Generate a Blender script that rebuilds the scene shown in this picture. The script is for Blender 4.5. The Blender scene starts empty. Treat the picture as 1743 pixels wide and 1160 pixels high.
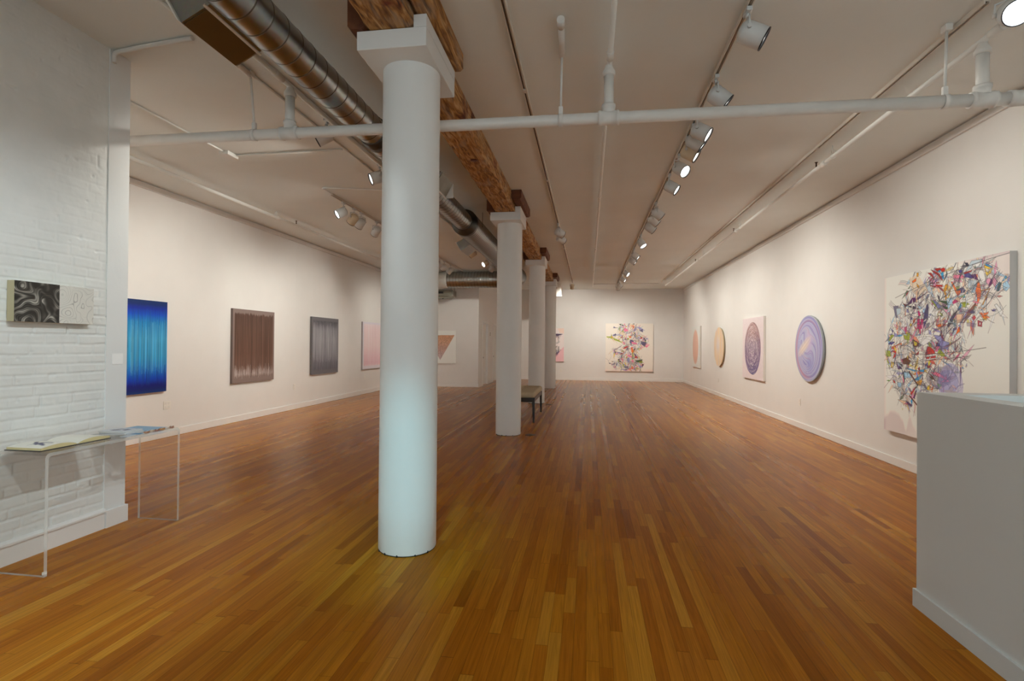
import bpy, bmesh, math, random
import numpy as np
from mathutils import Vector, Matrix
random.seed(7)
C = bpy.context.scene.collection
PI = math.pi
# ------------------------------------------------------------------ room size (metres)
XR, XL, XB, ZC, YB = 3.54, -5.957, -3.484, 3.515, 20.25     # right, left, near-left brick, ceiling, back
YF = -2.6                                                   # street front behind the camera
YN, XH = 16.08, -3.43                                       # rear-left wall, hallway side wall
CAMH = 1.37

# ------------------------------------------------------------------ materials
def s2l(c):
    return tuple(((v/255)/12.92 if v/255 <= .04045 else ((v/255+.055)/1.055)**2.4) for v in c)
def mat(name, col, rough=.5, metal=0, spec=.5):
    m = bpy.data.materials.new(name); m.use_nodes = True
    b = m.node_tree.nodes['Principled BSDF']
    b.inputs['Base Color'].default_value = (*col, 1); b.inputs['Roughness'].default_value = rough
    b.inputs['Metallic'].default_value = metal; b.inputs['Specular IOR Level'].default_value = spec
    return m
def nd(m, t, **k):
    n = m.node_tree.nodes.new(t)
    for a, v in k.items(): setattr(n, a, v)
    return n
def lk(m, a, b): m.node_tree.links.new(a, b)
def mottled(name, c1, c2, scale=8, rough=.6, bump=.0, bscale=60, spec=.5, dist=.01, detail=4):
    m = mat(name, c1, rough, 0, spec); b = m.node_tree.nodes['Principled BSDF']
    tc = nd(m, 'ShaderNodeTexCoord'); n = nd(m, 'ShaderNodeTexNoise'); n.inputs['Scale'].default_value = scale; n.inputs['Detail'].default_value = detail
    lk(m, tc.outputs['Object'], n.inputs['Vector'])
    r = nd(m, 'ShaderNodeValToRGB'); r.color_ramp.elements[0].color = (*c1, 1); r.color_ramp.elements[1].color = (*c2, 1)
    r.color_ramp.elements[0].position = .3; r.color_ramp.elements[1].position = .7
    lk(m, n.outputs['Fac'], r.inputs['Fac']); lk(m, r.outputs['Color'], b.inputs['Base Color'])
    if bump:
        n2 = nd(m, 'ShaderNodeTexNoise'); n2.inputs['Scale'].default_value = bscale; n2.inputs['Detail'].default_value = 3
        lk(m, tc.outputs['Object'], n2.inputs['Vector'])
        bp = nd(m, 'ShaderNodeBump'); bp.inputs['Strength'].default_value = bump; bp.inputs['Distance'].default_value = dist
        lk(m, n2.outputs['Fac'], bp.inputs['Height']); lk(m, bp.outputs['Normal'], b.inputs['Normal'])
    return m
M = {}
M['wall'] = mottled('wall_paint', (.80, .775, .745), (.82, .795, .765), 3, .65, .05, 180, .3)
M['ceiling'] = mottled('ceiling_paint', (.79, .815, .79), (.83, .855, .83), 1.2, .8, .08, 30, .2)
M['trim'] = mat('trim_paint', (.82, .80, .77), .35)
M['brick'] = mottled('painted_brick', (.74, .755, .73), (.80, .81, .785), 5, .45, .15, 45, .4, .004)
M['column'] = mottled('column_paint', (.78, .79, .78), (.82, .83, .82), 2, .55, .12, 35, .3, .006)
M['counter'] = mottled('counter_paint', (.70, .735, .73), (.72, .755, .75), 2, .45, .03, 60, .4)
M['pipe'] = mottled('pipe_paint', (.74, .73, .70), (.79, .78, .75), 9, .4, .05, 50)
M['cpipe'] = mat('ceiling_pipe_paint', (.82, .82, .78), .5)
M['track'] = mat('track_white', (.72, .66, .58), .45)
M['dark'] = mat('dark_slot', (.11, .07, .04), .6)
M['black'] = mat('black_plastic', (.01, .01, .012), .4)
M['head'] = mat('spot_white', (.66, .68, .68), .35)
M['beige'] = mat('spot_cream', (.72, .62, .45), .45)
M['metal'] = mat('bright_metal', (.6, .6, .58), .3, 1)
M['chrome'] = mat('reflector', (.8, .8, .8), .15, 1)
M['plate'] = mat('plate_white', (.84, .80, .74), .35)
M['gap'] = mat('dark_gap', (.015, .017, .017), .7)
M['legwood'] = mat('espresso_wood', (.018, .011, .008), .3)
M['fabric'] = mottled('beige_fabric', (.50, .42, .29), (.56, .47, .33), 90, .9, .2, 200, .2)
M['rust'] = mottled('floor_plate', (.035, .03, .02), (.06, .05, .03), 20, .4)
M['door'] = mat('door_paint', (.78, .75, .70), .4)
M['bronze'] = mat('bronze', (.06, .035, .02), .35, 1)
M['redwood'] = mottled('red_block_wood', (.10, .03, .012), (.18, .06, .02), 12, .7, .3, 30)
M['pane_frame'] = mat('window_frame', (.05, .05, .05), .4)
M['unit'] = mottled('unit_metal', (.22, .21, .16), (.30, .29, .23), 6, .4)

def emat(name, col, s):
    m = bpy.data.materials.new(name); m.use_nodes = True; t = m.node_tree; t.nodes.remove(t.nodes['Principled BSDF'])
    e = t.nodes.new('ShaderNodeEmission'); e.inputs[0].default_value = (*col, 1); e.inputs[1].default_value = s
    t.links.new(e.outputs[0], t.nodes['Material Output'].inputs[0]); return m
M['lamp'] = emat('lamp_lens', (1, .96, .9), 6)
M['lampcool'] = emat('lamp_lens_cool', (.86, .93, 1), 30)

def clear(name, tint, ior=1.49, edge=None):
    m = bpy.data.materials.new(name); m.use_nodes = True; t = m.node_tree; t.nodes.remove(t.nodes['Principled BSDF'])
    tr = t.nodes.new('ShaderNodeBsdfTransparent'); tr.inputs[0].default_value = (*tint, 1)
    gl = t.nodes.new('ShaderNodeBsdfGlossy'); gl.inputs['Roughness'].default_value = .04
    lw = t.nodes.new('ShaderNodeLayerWeight'); lw.inputs[0].default_value = .5
    pw = t.nodes.new('ShaderNodeMath'); pw.operation = 'POWER'; pw.inputs[1].default_value = 4.5; t.links.new(lw.outputs['Facing'], pw.inputs[0])
    fr = t.nodes.new('ShaderNodeMath'); fr.operation = 'MULTIPLY_ADD'; fr.inputs[1].default_value = .75; fr.inputs[2].default_value = ((ior-1)/(ior+1))**2; t.links.new(pw.outputs[0], fr.inputs[0])
    mx = t.nodes.new('ShaderNodeMixShader')
    t.links.new(fr.outputs[0], mx.inputs[0]); t.links.new(tr.outputs[0], mx.inputs[1]); t.links.new(gl.outputs[0], mx.inputs[2])
    t.links.new(mx.outputs[0], t.nodes['Material Output'].inputs[0]); return m
M['acrylic'] = clear('clear_acrylic', (.965, .97, .965))
M['glass'] = clear('window_glass', (.97, .985, .98), 1.35)
def edge_mat():
    m = bpy.data.materials.new('acrylic_edge'); m.use_nodes = True; t = m.node_tree
    b = t.nodes['Principled BSDF']; b.inputs['Base Color'].default_value = (.86, .88, .84, 1); b.inputs['Roughness'].default_value = .08
    tr = t.nodes.new('ShaderNodeBsdfTransparent'); mx = t.nodes.new('ShaderNodeMixShader'); mx.inputs[0].default_value = .42
    t.links.new(tr.outputs[0], mx.inputs[1]); t.links.new(b.outputs[0], mx.inputs[2]); t.links.new(mx.outputs[0], t.nodes['Material Output'].inputs[0]); return m
M['aedge'] = edge_mat()

def vcmat(name, rough=.55, spec=.35, bump=0, bscale=400):
    m = mat(name, (1, 1, 1), rough, 0, spec); a = nd(m, 'ShaderNodeAttribute', attribute_name='Col')
    b = m.node_tree.nodes['Principled BSDF']; lk(m, a.outputs['Color'], b.inputs['Base Color'])
    if bump:
        tc = nd(m, 'ShaderNodeTexCoord'); n = nd(m, 'ShaderNodeTexNoise'); n.inputs['Scale'].default_value = bscale
        bp = nd(m, 'ShaderNodeBump'); bp.inputs['Strength'].default_value = bump; bp.inputs['Distance'].default_value = .002
        lk(m, tc.outputs['Object'], n.inputs['Vector']); lk(m, n.outputs['Fac'], bp.inputs['Height']); lk(m, bp.outputs['Normal'], b.inputs['Normal'])
    return m
M['paint'] = vcmat('paint_on_canvas', .6, .3, .15)
M['resin'] = vcmat('glossy_paint', .3, .5)
M['print'] = vcmat('printed_page', .5, .3)

# ---- strip oak floor
def floor_mat():
    m = mat('oak_strip_floor', (.3, .15, .05), .3); t = m.node_tree; b = t.nodes['Principled BSDF']
    def mth(op, a, bb=None, c=None):
        n = t.nodes.new('ShaderNodeMath'); n.operation = op
        for i, v in enumerate((a, bb, c)):
            if v is None: continue
            if isinstance(v, (int, float)): n.inputs[i].default_value = v
            else: t.links.new(v, n.inputs[i])
        return n.outputs[0]
    def wn(w, dim='1D'):
        n = t.nodes.new('ShaderNodeTexWhiteNoise'); n.noise_dimensions = dim
        if dim == '1D': t.links.new(w, n.inputs['W'])
        else: t.links.new(w, n.inputs['Vector'])
        return n
    tc = t.nodes.new('ShaderNodeTexCoord'); sp = t.nodes.new('ShaderNodeSeparateXYZ'); t.links.new(tc.outputs['Object'], sp.inputs[0])
    x, y = sp.outputs[0], sp.outputs[1]
    W = .0572
    xr = mth('DIVIDE', x, W); row = mth('FLOOR', xr); fx = mth('FRACT', xr)
    n1 = wn(row); ln = mth('MULTIPLY_ADD', n1.outputs[0], .75, .55)
    off = mth('MULTIPLY', wn(mth('ADD', row, 77.3)).outputs[0], 9.0)
    yr = mth('DIVIDE', mth('ADD', y, off), ln)
    # uneven board lengths: warp the coordinate a little
    yw = mth('ADD', yr, mth('MULTIPLY', mth('SINE', mth('MULTIPLY', yr, 2.1)), .33))
    idx = mth('FLOOR', yw); fy = mth('FRACT', yw)
    cv = t.nodes.new('ShaderNodeCombineXYZ'); t.links.new(row, cv.inputs[0]); t.links.new(idx, cv.inputs[1])
    bn = wn(cv.outputs[0], '3D')
    ramp = t.nodes.new('ShaderNodeValToRGB'); e = ramp.color_ramp.elements
    cols = [(0, (.30, .088, .004)), (.08, (.37, .115, .005)), (.3, (.42, .138, .007)), (.6, (.455, .160, .009)), (.88, (.49, .188, .012)), (1, (.54, .235, .022))]
    e[0].position = 0; e[0].color = (*cols[0][1], 1); e[1].position = 1; e[1].color = (*cols[-1][1], 1)
    for p, c in cols[1:-1]:
        q = e.new(p); q.color = (*c, 1)
    t.links.new(bn.outputs['Value'], ramp.inputs[0])
    # grain
    gv = t.nodes.new('ShaderNodeCombineXYZ')
    t.links.new(mth('MULTIPLY_ADD', bn.outputs['Value'], 31.0, mth('MULTIPLY', x, 95)), gv.inputs[0]); t.links.new(mth('MULTIPLY', y, 3.2), gv.inputs[1]); t.links.new(mth('MULTIPLY', row, 3.7), gv.inputs[2])
    gn = t.nodes.new('ShaderNodeTexNoise'); gn.inputs['Scale'].default_value = 1.0; gn.inputs['Detail'].default_value = 5; gn.inputs['Distortion'].default_value = .8
    t.links.new(gv.outputs[0], gn.inputs['Vector'])
    gr = mth('MULTIPLY_ADD', gn.outputs['Fac'], 1.0, .5)
    # big soft wear and tone patches
    wv = t.nodes.new('ShaderNodeTexNoise'); wv.inputs['Scale'].default_value = .55; wv.inputs['Detail'].default_value = 3; t.links.new(tc.outputs['Object'], wv.inputs['Vector'])
    tone = mth('MULTIPLY_ADD', wv.outputs['Fac'], .35, .82)
    # seams
    ex = mth('LESS_THAN', mth('MINIMUM', fx, mth('SUBTRACT', 1.0, fx)), .018)
    ey = mth('LESS_THAN', mth('MINIMUM', fy, mth('SUBTRACT', 1.0, fy)), .0022)
    seam = mth('SUBTRACT', 1.0, mth('MULTIPLY', mth('MAXIMUM', ex, ey), .45))
    fac_ = mth('MULTIPLY', mth('MULTIPLY', gr, tone), seam)
    mx = t.nodes.new('ShaderNodeMix'); mx.data_type = 'RGBA'; mx.blend_type = 'MULTIPLY'; mx.inputs[0].default_value = 1
    cc = t.nodes.new('ShaderNodeCombineColor'); [t.links.new(fac_, cc.inputs[i]) for i in range(3)]
    t.links.new(ramp.outputs[0], mx.inputs[6]); t.links.new(cc.outputs[0], mx.inputs[7]); t.links.new(mx.outputs[2], b.inputs['Base Color'])
    # sheen: worn areas duller
    rg2 = mth('MULTIPLY_ADD', n1.outputs['Value'], .09, .26)
    b.inputs['Roughness'].default_value = .8; b.inputs['Specular IOR Level'].default_value = 0
    gl = t.nodes.new('ShaderNodeBsdfGlossy'); t.links.new(mth('MINIMUM', mth('MAXIMUM', rg2, .22), .55), gl.inputs['Roughness'])
    lw = t.nodes.new('ShaderNodeLayerWeight'); lw.inputs[0].default_value = .5
    fac = mth('MULTIPLY_ADD', mth('POWER', lw.outputs['Facing'], 6.5), .85, .012)
    ms = t.nodes.new('ShaderNodeMixShader'); t.links.new(fac, ms.inputs[0]); t.links.new(b.outputs[0], ms.inputs[1]); t.links.new(gl.outputs[0], ms.inputs[2])
    t.links.new(ms.outputs[0], t.nodes['Material Output'].inputs[0])
    bw = mth('MULTIPLY_ADD', gn.outputs['Fac'], .25, mth('MULTIPLY', wn(row).outputs[0], .6))
    hb = mth('MULTIPLY', bw, seam)
    bp = t.nodes.new('ShaderNodeBump'); bp.inputs['Strength'].default_value = .25; bp.inputs['Distance'].default_value = .0015
    t.links.new(hb, bp.inputs['Height']); t.links.new(bp.outputs[0], b.inputs['Normal']); t.links.new(bp.outputs[0], gl.inputs['Normal'])
    return m
M['floor'] = floor_mat()

# ---- rough timber
def timber_mat():
    m = mat('old_timber', (.2, .1, .03), .75); t = m.node_tree; b = t.nodes['Principled BSDF']
    tc = nd(m, 'ShaderNodeTexCoord'); mp = nd(m, 'ShaderNodeMapping'); mp.inputs['Scale'].default_value = (15, 2.2, 15)
    lk(m, tc.outputs['Object'], mp.inputs[0])
    n = nd(m, 'ShaderNodeTexNoise'); n.inputs['Scale'].default_value = 1.6; n.inputs['Detail'].default_value = 8; n.inputs['Distortion'].default_value = 1.5; lk(m, mp.outputs[0], n.inputs['Vector'])
    r = nd(m, 'ShaderNodeValToRGB'); e = r.color_ramp.elements; e[0].position = .28; e[0].color = (.07, .026, .008, 1); e[1].position = .72; e[1].color = (.62, .42, .22, 1)
    q = e.new(.42); q.color = (.26, .11, .025, 1); q = e.new(.54); q.color = (.46, .23, .06, 1)
    lk(m, n.outputs['Fac'], r.inputs[0])
    n2 = nd(m, 'ShaderNodeTexNoise'); n2.inputs['Scale'].default_value = 3.2; n2.inputs['Detail'].default_value = 5; lk(m, tc.outputs['Object'], n2.inputs['Vector'])
    r2 = nd(m, 'ShaderNodeValToRGB'); e = r2.color_ramp.elements; e[0].position = .60; e[0].color = (1, 1, 1, 1); e[1].position = .70; e[1].color = (.42, .16, .10, 1)
    lk(m, n2.outputs['Fac'], r2.inputs[0])
    mx = nd(m, 'ShaderNodeMix', data_type='RGBA', blend_type='MULTIPLY'); mx.inputs[0].default_value = 1
    lk(m, r.outputs[0], mx.inputs[6]); lk(m, r2.outputs[0], mx.inputs[7])
    # pale scraped paint
    n3 = nd(m, 'ShaderNodeTexNoise'); n3.inputs['Scale'].default_value = 2.0; n3.inputs['Detail'].default_value = 7; mp3 = nd(m, 'ShaderNodeMapping'); mp3.inputs['Scale'].default_value = (6, 2, 6); mp3.inputs['Location'].default_value = (3, 5, 1)
    lk(m, tc.outputs['Object'], mp3.inputs[0]); lk(m, mp3.outputs[0], n3.inputs['Vector'])
    r3 = nd(m, 'ShaderNodeValToRGB'); e = r3.color_ramp.elements; e[0].position = .50; e[0].color = (0, 0, 0, 1); e[1].position = .72; e[1].color = (.55, .55, .55, 1)
    lk(m, n3.outputs['Fac'], r3.inputs[0])
    mx2 = nd(m, 'ShaderNodeMix', data_type='RGBA'); lk(m, r3.outputs[0], mx2.inputs[0]); lk(m, mx.outputs[2], mx2.inputs[6]); mx2.inputs[7].default_value = (.42, .36, .27, 1)
    lk(m, mx2.outputs[2], b.inputs['Base Color'])
    bp = nd(m, 'ShaderNodeBump'); bp.inputs['Strength'].default_value = .8; bp.inputs['Distance'].default_value = .01; lk(m, n.outputs['Fac'], bp.inputs['Height']); lk(m, bp.outputs[0], b.inputs['Normal'])
    return m
M['timber'] = timber_mat()

# ---- galvanised spiral duct: seams repeat along the axis (object X axis of the duct)
def duct_mat(name, pitch, base=(.36, .385, .38)):
    m = mat(name, base, .28, 1); b = m.node_tree.nodes['Principled BSDF']
    tc = nd(m, 'ShaderNodeTexCoord')
    n = nd(m, 'ShaderNodeTexNoise'); n.inputs['Scale'].default_value = 2; n.inputs['Detail'].default_value = 1; lk(m, tc.outputs['Object'], n.inputs['Vector'])
    r = nd(m, 'ShaderNodeMapRange'); r.inputs[3].default_value = .27; r.inputs[4].default_value = .33; lk(m, n.outputs['Fac'], r.inputs[0]); lk(m, r.outputs[0], b.inputs['Roughness'])
    v = nd(m, 'ShaderNodeTexVoronoi'); v.inputs['Scale'].default_value = 45; lk(m, tc.outputs['Object'], v.inputs['Vector'])
    mx = nd(m, 'ShaderNodeMix', data_type='RGBA'); mx.inputs[0].default_value = .04; mx.inputs[6].default_value = (*base, 1); lk(m, v.outputs['Color'], mx.inputs[7]); 
    lk(m, mx.outputs[2], b.inputs['Base Color'])
    return m
M['duct'] = duct_mat('galvanised_duct', .1)
M['ductd'] = mat('duct_dark_band', (.10, .10, .09), .45, .8)
M['ductseam'] = mat('duct_seam', (.16, .15, .13), .45, 1)
M['register'] = mottled('register_floor_tint', (.09, .045, .012), (.12, .062, .018), 4, .35)  # brown is the floor's reflection put into the panel colour

# ------------------------------------------------------------------ mesh helpers
def box(bm, x0, x1, y0, y1, z0, z1, bev=0, segs=2):
    vs = [bm.verts.new((x, y, z)) for x in (x0, x1) for y in (y0, y1) for z in (z0, z1)]
    fs = []
    for q in ((0,1,3,2), (4,6,7,5), (0,4,5,1), (2,3,7,6), (0,2,6,4), (1,5,7,3)):
        fs.append(bm.faces.new([vs[i] for i in q]))
    if bev:
        es = list({e for f in fs for e in f.edges})
        bmesh.ops.bevel(bm, geom=es, offset=bev, segments=segs, affect='EDGES', profile=.5)
    return bm
def frame(d):
    d = Vector(d).normalized(); a = Vector((0, 0, 1)) if abs(d.z) < .9 else Vector((1, 0, 0))
    u = d.cross(a).normalized(); return d, u, d.cross(u).normalized()
def cyl(bm, p0, p1, r0, r1=None, n=20, caps=True):
    r1 = r0 if r1 is None else r1
    p0, p1 = Vector(p0), Vector(p1); d, u, w = frame(p1-p0)
    A = [bm.verts.new(p0+(u*math.cos(2*PI*i/n)+w*math.sin(2*PI*i/n))*r0) for i in range(n)]
    B = [bm.verts.new(p1+(u*math.cos(2*PI*i/n)+w*math.sin(2*PI*i/n))*r1) for i in range(n)]
    for i in range(n): bm.faces.new((A[i], A[(i+1) % n], B[(i+1) % n], B[i])).smooth = True
    if caps:
        bm.faces.new(A[::-1]); bm.faces.new(B)
    return bm
def lathe(bm, p, axis, prof, n=32, closed=False):
    """prof: list of (distance along axis, radius)"""
    d, u, w = frame(axis); p = Vector(p); R = []
    for t, r in prof:
        if r < 1e-6: R.append([bm.verts.new(p+d*t)])
        else: R.append([bm.verts.new(p+d*t+(u*math.cos(2*PI*i/n)+w*math.sin(2*PI*i/n))*r) for i in range(n)])
    for a, b in zip(R, R[1:]):
        for i in range(n):
            j = (i+1) % n
            q = [a[0]] if len(a) == 1 else [a[i], a[j]]
            q += [b[0]] if len(b) == 1 else [b[j], b[i]]
            if len(q) > 2: bm.faces.new(q).smooth = True
    return bm
def tube(bm, pts, r, n=12, caps=True):
    pts = [Vector(p) for p in pts]; rings = []; up = None
    for i, p in enumerate(pts):
        t = (pts[min(i+1, len(pts)-1)]-pts[max(i-1, 0)]).normalized()
        if up is None: _, u, w = frame(t)
        else:
            u = (up-t*up.dot(t)).normalized(); w = t.cross(u)
        up = u
        rr = r[i] if isinstance(r, (list, tuple)) else r
        rings.append([bm.verts.new(p+(u*math.cos(2*PI*k/n)+w*math.sin(2*PI*k/n))*rr) for k in range(n)])
    for a, b in zip(rings, rings[1:]):
        for k in range(n): bm.faces.new((a[k], a[(k+1) % n], b[(k+1) % n], b[k])).smooth = True
    if caps: bm.faces.new(rings[0][::-1]); bm.faces.new(rings[-1])
    return bm
def arc(pa, pb, pc, r, n=6):
    """rounded corner at pb"""
    a, b, c = Vector(pa), Vector(pb), Vector(pc); d1 = (a-b).normalized()*r; d2 = (c-b).normalized()*r
    return [b+d1*(1-t)**2+d2*t**2 for t in [i/n for i in range(n+1)]]
def prism(bm, poly, axis, a0, a1):
    def P(q, a):
        return {'y': (q[0], a, q[1]), 'x': (a, q[0], q[1]), 'z': (q[0], q[1], a)}[axis]
    A = [bm.verts.new(P(q, a0)) for q in poly]; B = [bm.verts.new(P(q, a1)) for q in poly]; n = len(poly)
    bm.faces.new(A); bm.faces.new(B[::-1])
    for i in range(n): bm.faces.new((A[i], B[i], B[(i+1) % n], A[(i+1) % n]))
    return bm
NB = bmesh.new
def obj(name, bm, m, parent=None, off=(0, 0, 0)):
    bmesh.ops.recalc_face_normals(bm, faces=bm.faces)
    if any(off): bmesh.ops.translate(bm, verts=bm.verts, vec=-Vector(off))
    me = bpy.data.meshes.new(name); bm.to_mesh(me); bm.free()
    me.materials.append(M[m] if isinstance(m, str) else m)
    o = bpy.data.objects.new(name, me); C.objects.link(o)
    if parent: o.parent = parent
    else: o.location = off
    return o
def thing(name, label, cat, loc=(0, 0, 0), rotz=0, group=None):
    o = bpy.data.objects.new(name, None); C.objects.link(o); o.empty_display_size = .1
    o.location = loc; o.rotation_euler = (0, 0, rotz); o['label'] = label; o['category'] = cat
    if group: o['group'] = group
    return o
def tag(o, label, cat, group=None):
    o['label'] = label; o['category'] = cat
    if group: o['group'] = group
    return o
def struct(name, bm, m, parent=None):
    o = obj(name, bm, m, parent)
    if parent is None: o['kind'] = 'structure'
    return o
def sbox(name, m, *a, bev=0): return struct(name, box(NB(), *a, bev=bev), m)

# ------------------------------------------------------------------ room shell
sbox('floor', 'floor', XL-.1, XR+.1, YF-.15, YB+.1, -.1, 0)
sbox('ceiling', 'ceiling', XL-.1, XR+.1, YF-.15, YB+.1, ZC, ZC+.12)
sbox('wall_right', 'wall', XR, XR+.15, YF-.15, YB+.1, 0, ZC)
sbox('wall_left', 'wall', XL-.15, XL, 3.3, YN+.1, 0, ZC)
sbox('wall_back', 'wall', XH-.15, XR, YB, YB+.15, 0, ZC)
sbox('wall_rear_left', 'wall', XL, XH, YN, YN+.12, 0, ZC)
# hallway side wall with two door openings
HB = NB(); D1, D2, DH = (16.75, 17.55), (18.6, 19.45), 2.06
for y0, y1, z0, z1 in ((YN+.12, D1[0], 0, ZC), (D1[1], D2[0], 0, ZC), (D2[1], YB, 0, ZC), (*D1, DH, ZC), (*D2, DH, ZC)):
    box(HB, XH-.12, XH, y0, y1, z0, z1)
struct('wall_hall', HB, 'wall')
for k, (y0, y1) in enumerate((D1, D2)):
    d = thing('door_%d' % (k+1), 'white hallway door, %s of the two' % ('nearer', 'farther')[k], 'door', (XH-.06, (y0+y1)/2, 0)); d['kind'] = 'structure'
    x = 0
    b = NB(); box(b, -.03, .01, -(y1-y0)/2+.01, (y1-y0)/2-.01, .012, DH-.01)
    obj('door_panel', b, 'door', d)
    b = NB(); hw = (y1-y0)/2
    box(b, .061, .078, -hw-.07, -hw+.005, 0, DH+.07); box(b, .061, .078, hw-.005, hw+.07, 0, DH+.07); box(b, .061, .078, -hw+.005, hw-.005, DH-.005, DH+.07)
    obj('door_casing', b, 'trim', d)
    b = NB(); lathe(b, (.01, -hw+.08, .92), (1, 0, 0), [(0, .025), (.008, .025), (.01, .012), (.035, .012), (.045, .027), (.062, .027), (.07, 0)], 16)
    obj('door_knob', b, 'bronze', d)
# near-left block: brick face up to Y=3.325 and a plain painted end
sbox('wall_near_left', 'wall', XL, XB-.02, YF, 3.5, 0, ZC)
sbox('wall_near_left_end', 'column', XB-.02, XB, 3.327, 3.5, 0, ZC)
def vnoise(shape, cells, seed=0, octv=1, per=.5):
    rs = np.random.RandomState(seed); out = np.zeros(shape); amp = 1; tot = 0
    cy, cx = cells
    for o in range(octv):
        g = rs.rand(cy+2, cx+2)
        yy = np.linspace(0, cy-1e-6, shape[0]); xx = np.linspace(0, cx-1e-6, shape[1])
        yi = yy.astype(int); xi = xx.astype(int); fy = yy-yi; fx = xx-xi
        fy = (fy*fy*(3-2*fy))[:, None]; fx = (fx*fx*(3-2*fx))[None, :]
        a = g[np.ix_(yi, xi)]; b = g[np.ix_(yi, xi+1)]; c = g[np.ix_(yi+1, xi)]; d = g[np.ix_(yi+1, xi+1)]
        out += amp*((a*(1-fx)+b*fx)*(1-fy)+(c*(1-fx)+d*fx)*fy); tot += amp; amp *= per; cy *= 2; cx *= 2
    return out/tot
def grid_mesh(name, P, col=None, m='paint', parent=None, smooth=False):
    """P: (ny,nx,3) points; col: (ny,nx,3) linear colours"""
    ny, nx = P.shape[:2]
    me = bpy.data.meshes.new(name); me.vertices.add(ny*nx); me.vertices.foreach_set('co', P.astype(np.float32).ravel())
    i = np.arange(ny*nx).reshape(ny, nx); q = np.stack([i[:-1, :-1], i[:-1, 1:], i[1:, 1:], i[1:, :-1]], -1).reshape(-1, 4)
    me.loops.add(q.size); me.loops.foreach_set('vertex_index', q.ravel().astype(np.int32))
    me.polygons.add(len(q)); me.polygons.foreach_set('loop_start', (np.arange(len(q))*4).astype(np.int32)); me.polygons.foreach_set('loop_total', np.full(len(q), 4, np.int32))
    me.update(calc_edges=True)
    if smooth: me.polygons.foreach_set('use_smooth', np.ones(len(q), bool))
    if col is not None:
        a = me.color_attributes.new('Col', 'FLOAT_COLOR', 'POINT')
        rgba = np.ones((ny*nx, 4), np.float32); rgba[:, :3] = np.clip(col, 0, 1).reshape(-1, 3); a.data.foreach_set('color', rgba.ravel())
    me.validate(); me.materials.append(M[m]); o = bpy.data.objects.new(name, me); C.objects.link(o)
    if parent: o.parent = parent
    return o
def brick_wall():
    y0, y1, z0, z1 = -.4, 3.327, .125, ZC; ny, nz = int((y1-y0)/.008), int((z1-z0)/.008)
    Y = np.linspace(y0, y1, ny); Z = np.linspace(z0, z1, nz); ZZ, YY = np.meshgrid(Z, Y, indexing='ij')
    wav = (vnoise(ZZ.shape, (14, 14), 3, 2)-.5)*.018; wav2 = (vnoise(ZZ.shape, (12, 16), 4, 2)-.5)*.02
    ch = .0672; zz = (ZZ+wav)/ch; row = np.floor(zz); fz = zz-row
    rs = np.random.RandomState(5); ro = rs.rand(80)*.1; offs = ro[np.clip(row.astype(int), 0, 79)]+(row % 2)*.105
    yy = (YY+wav2+offs)/.212; fy = yy-np.floor(yy)
    dz = np.minimum(fz, 1-fz)*ch; dy = np.minimum(fy, 1-fy)*.212
    d = np.minimum(dz, dy*1.2); groove = np.clip(1-d/.0075, 0, 1)**1.5
    brickid = (row*131+np.floor(yy)*17).astype(int) % 997; bh = rs.rand(997)[brickid]
    ero = vnoise(ZZ.shape, (18, 22), 9, 3)
    fade = .12+.88*np.clip((2.35-ZZ+.5*(vnoise(ZZ.shape, (5, 5), 17, 2)-.5))/.7, 0, 1)                       # the upper courses are buried in more paint
    h = -groove*.0095*fade*(.4+1.1*ero)+(bh-.5)*.003*fade+(vnoise(ZZ.shape, (60, 70), 11, 3)-.5)*.0035
    pits = np.clip(vnoise(ZZ.shape, (90, 95), 21, 1)-.92, 0, 1)*12; h -= np.clip(pits, 0, 1)*.008
    P = np.stack([XB-.006+h, YY, ZZ], -1)
    o = grid_mesh('wall_near_left_brick', P, None, 'brick', None, True); o['kind'] = 'structure'
brick_wall()
sbox('wall_near_left_rear', 'brick', XB-.02, XB-.006, YF, -.39, .125, ZC)
# boards at the foot of the walls
def base(name, x0, x1, y0, y1, h=.10): return sbox(name, 'trim', x0, x1, y0, y1, 0, h, bev=.004)
base('baseboard_right', XR-.016, XR, YF, YB, .095)
base('baseboard_left', XL, XL+.016, 3.5, YN, .105)
base('baseboard_back', XH, XR-.016, YB-.016, YB, .10)
base('baseboard_rear_left', XL+.016, XH+.014, YN-.016, YN, .10)
b = NB(); box(b, XH, XH+.014, YN, D1[0]-.07, 0, .10); box(b, XH, XH+.014, D1[1]+.07, D2[0]-.07, 0, .10); box(b, XH, XH+.014, D2[1]+.07, YB-.016, 0, .10); struct('baseboard_hall', b, 'trim')
b = NB(); box(b, XB-.02, XB+.006, YF, 3.327, 0, .116); prism(b, [(XB-.02, .12), (XB+.018, .12), (XB+.018, .132), (XB+.008, .142), (XB-.012, .15), (XB-.02, .15)], 'y', YF, 3.33)
struct('baseboard_near_left', b, 'trim')
b = NB(); box(b, XB, XB+.014, 3.333, 3.515, 0, .125); box(b, XL+.02, XB, 3.5, 3.515, 0, .125); struct('baseboard_near_left_end', b, 'trim')
# strips along the top of the side walls
sbox('trim_1', 'wall', XR-.03, XR, 3.3, YB, ZC-.085, ZC-.012, bev=.004)
sbox('trim_2', 'wall', XL, XL+.03, 3.5, YN, ZC-.085, ZC-.012, bev=.004)
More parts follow.
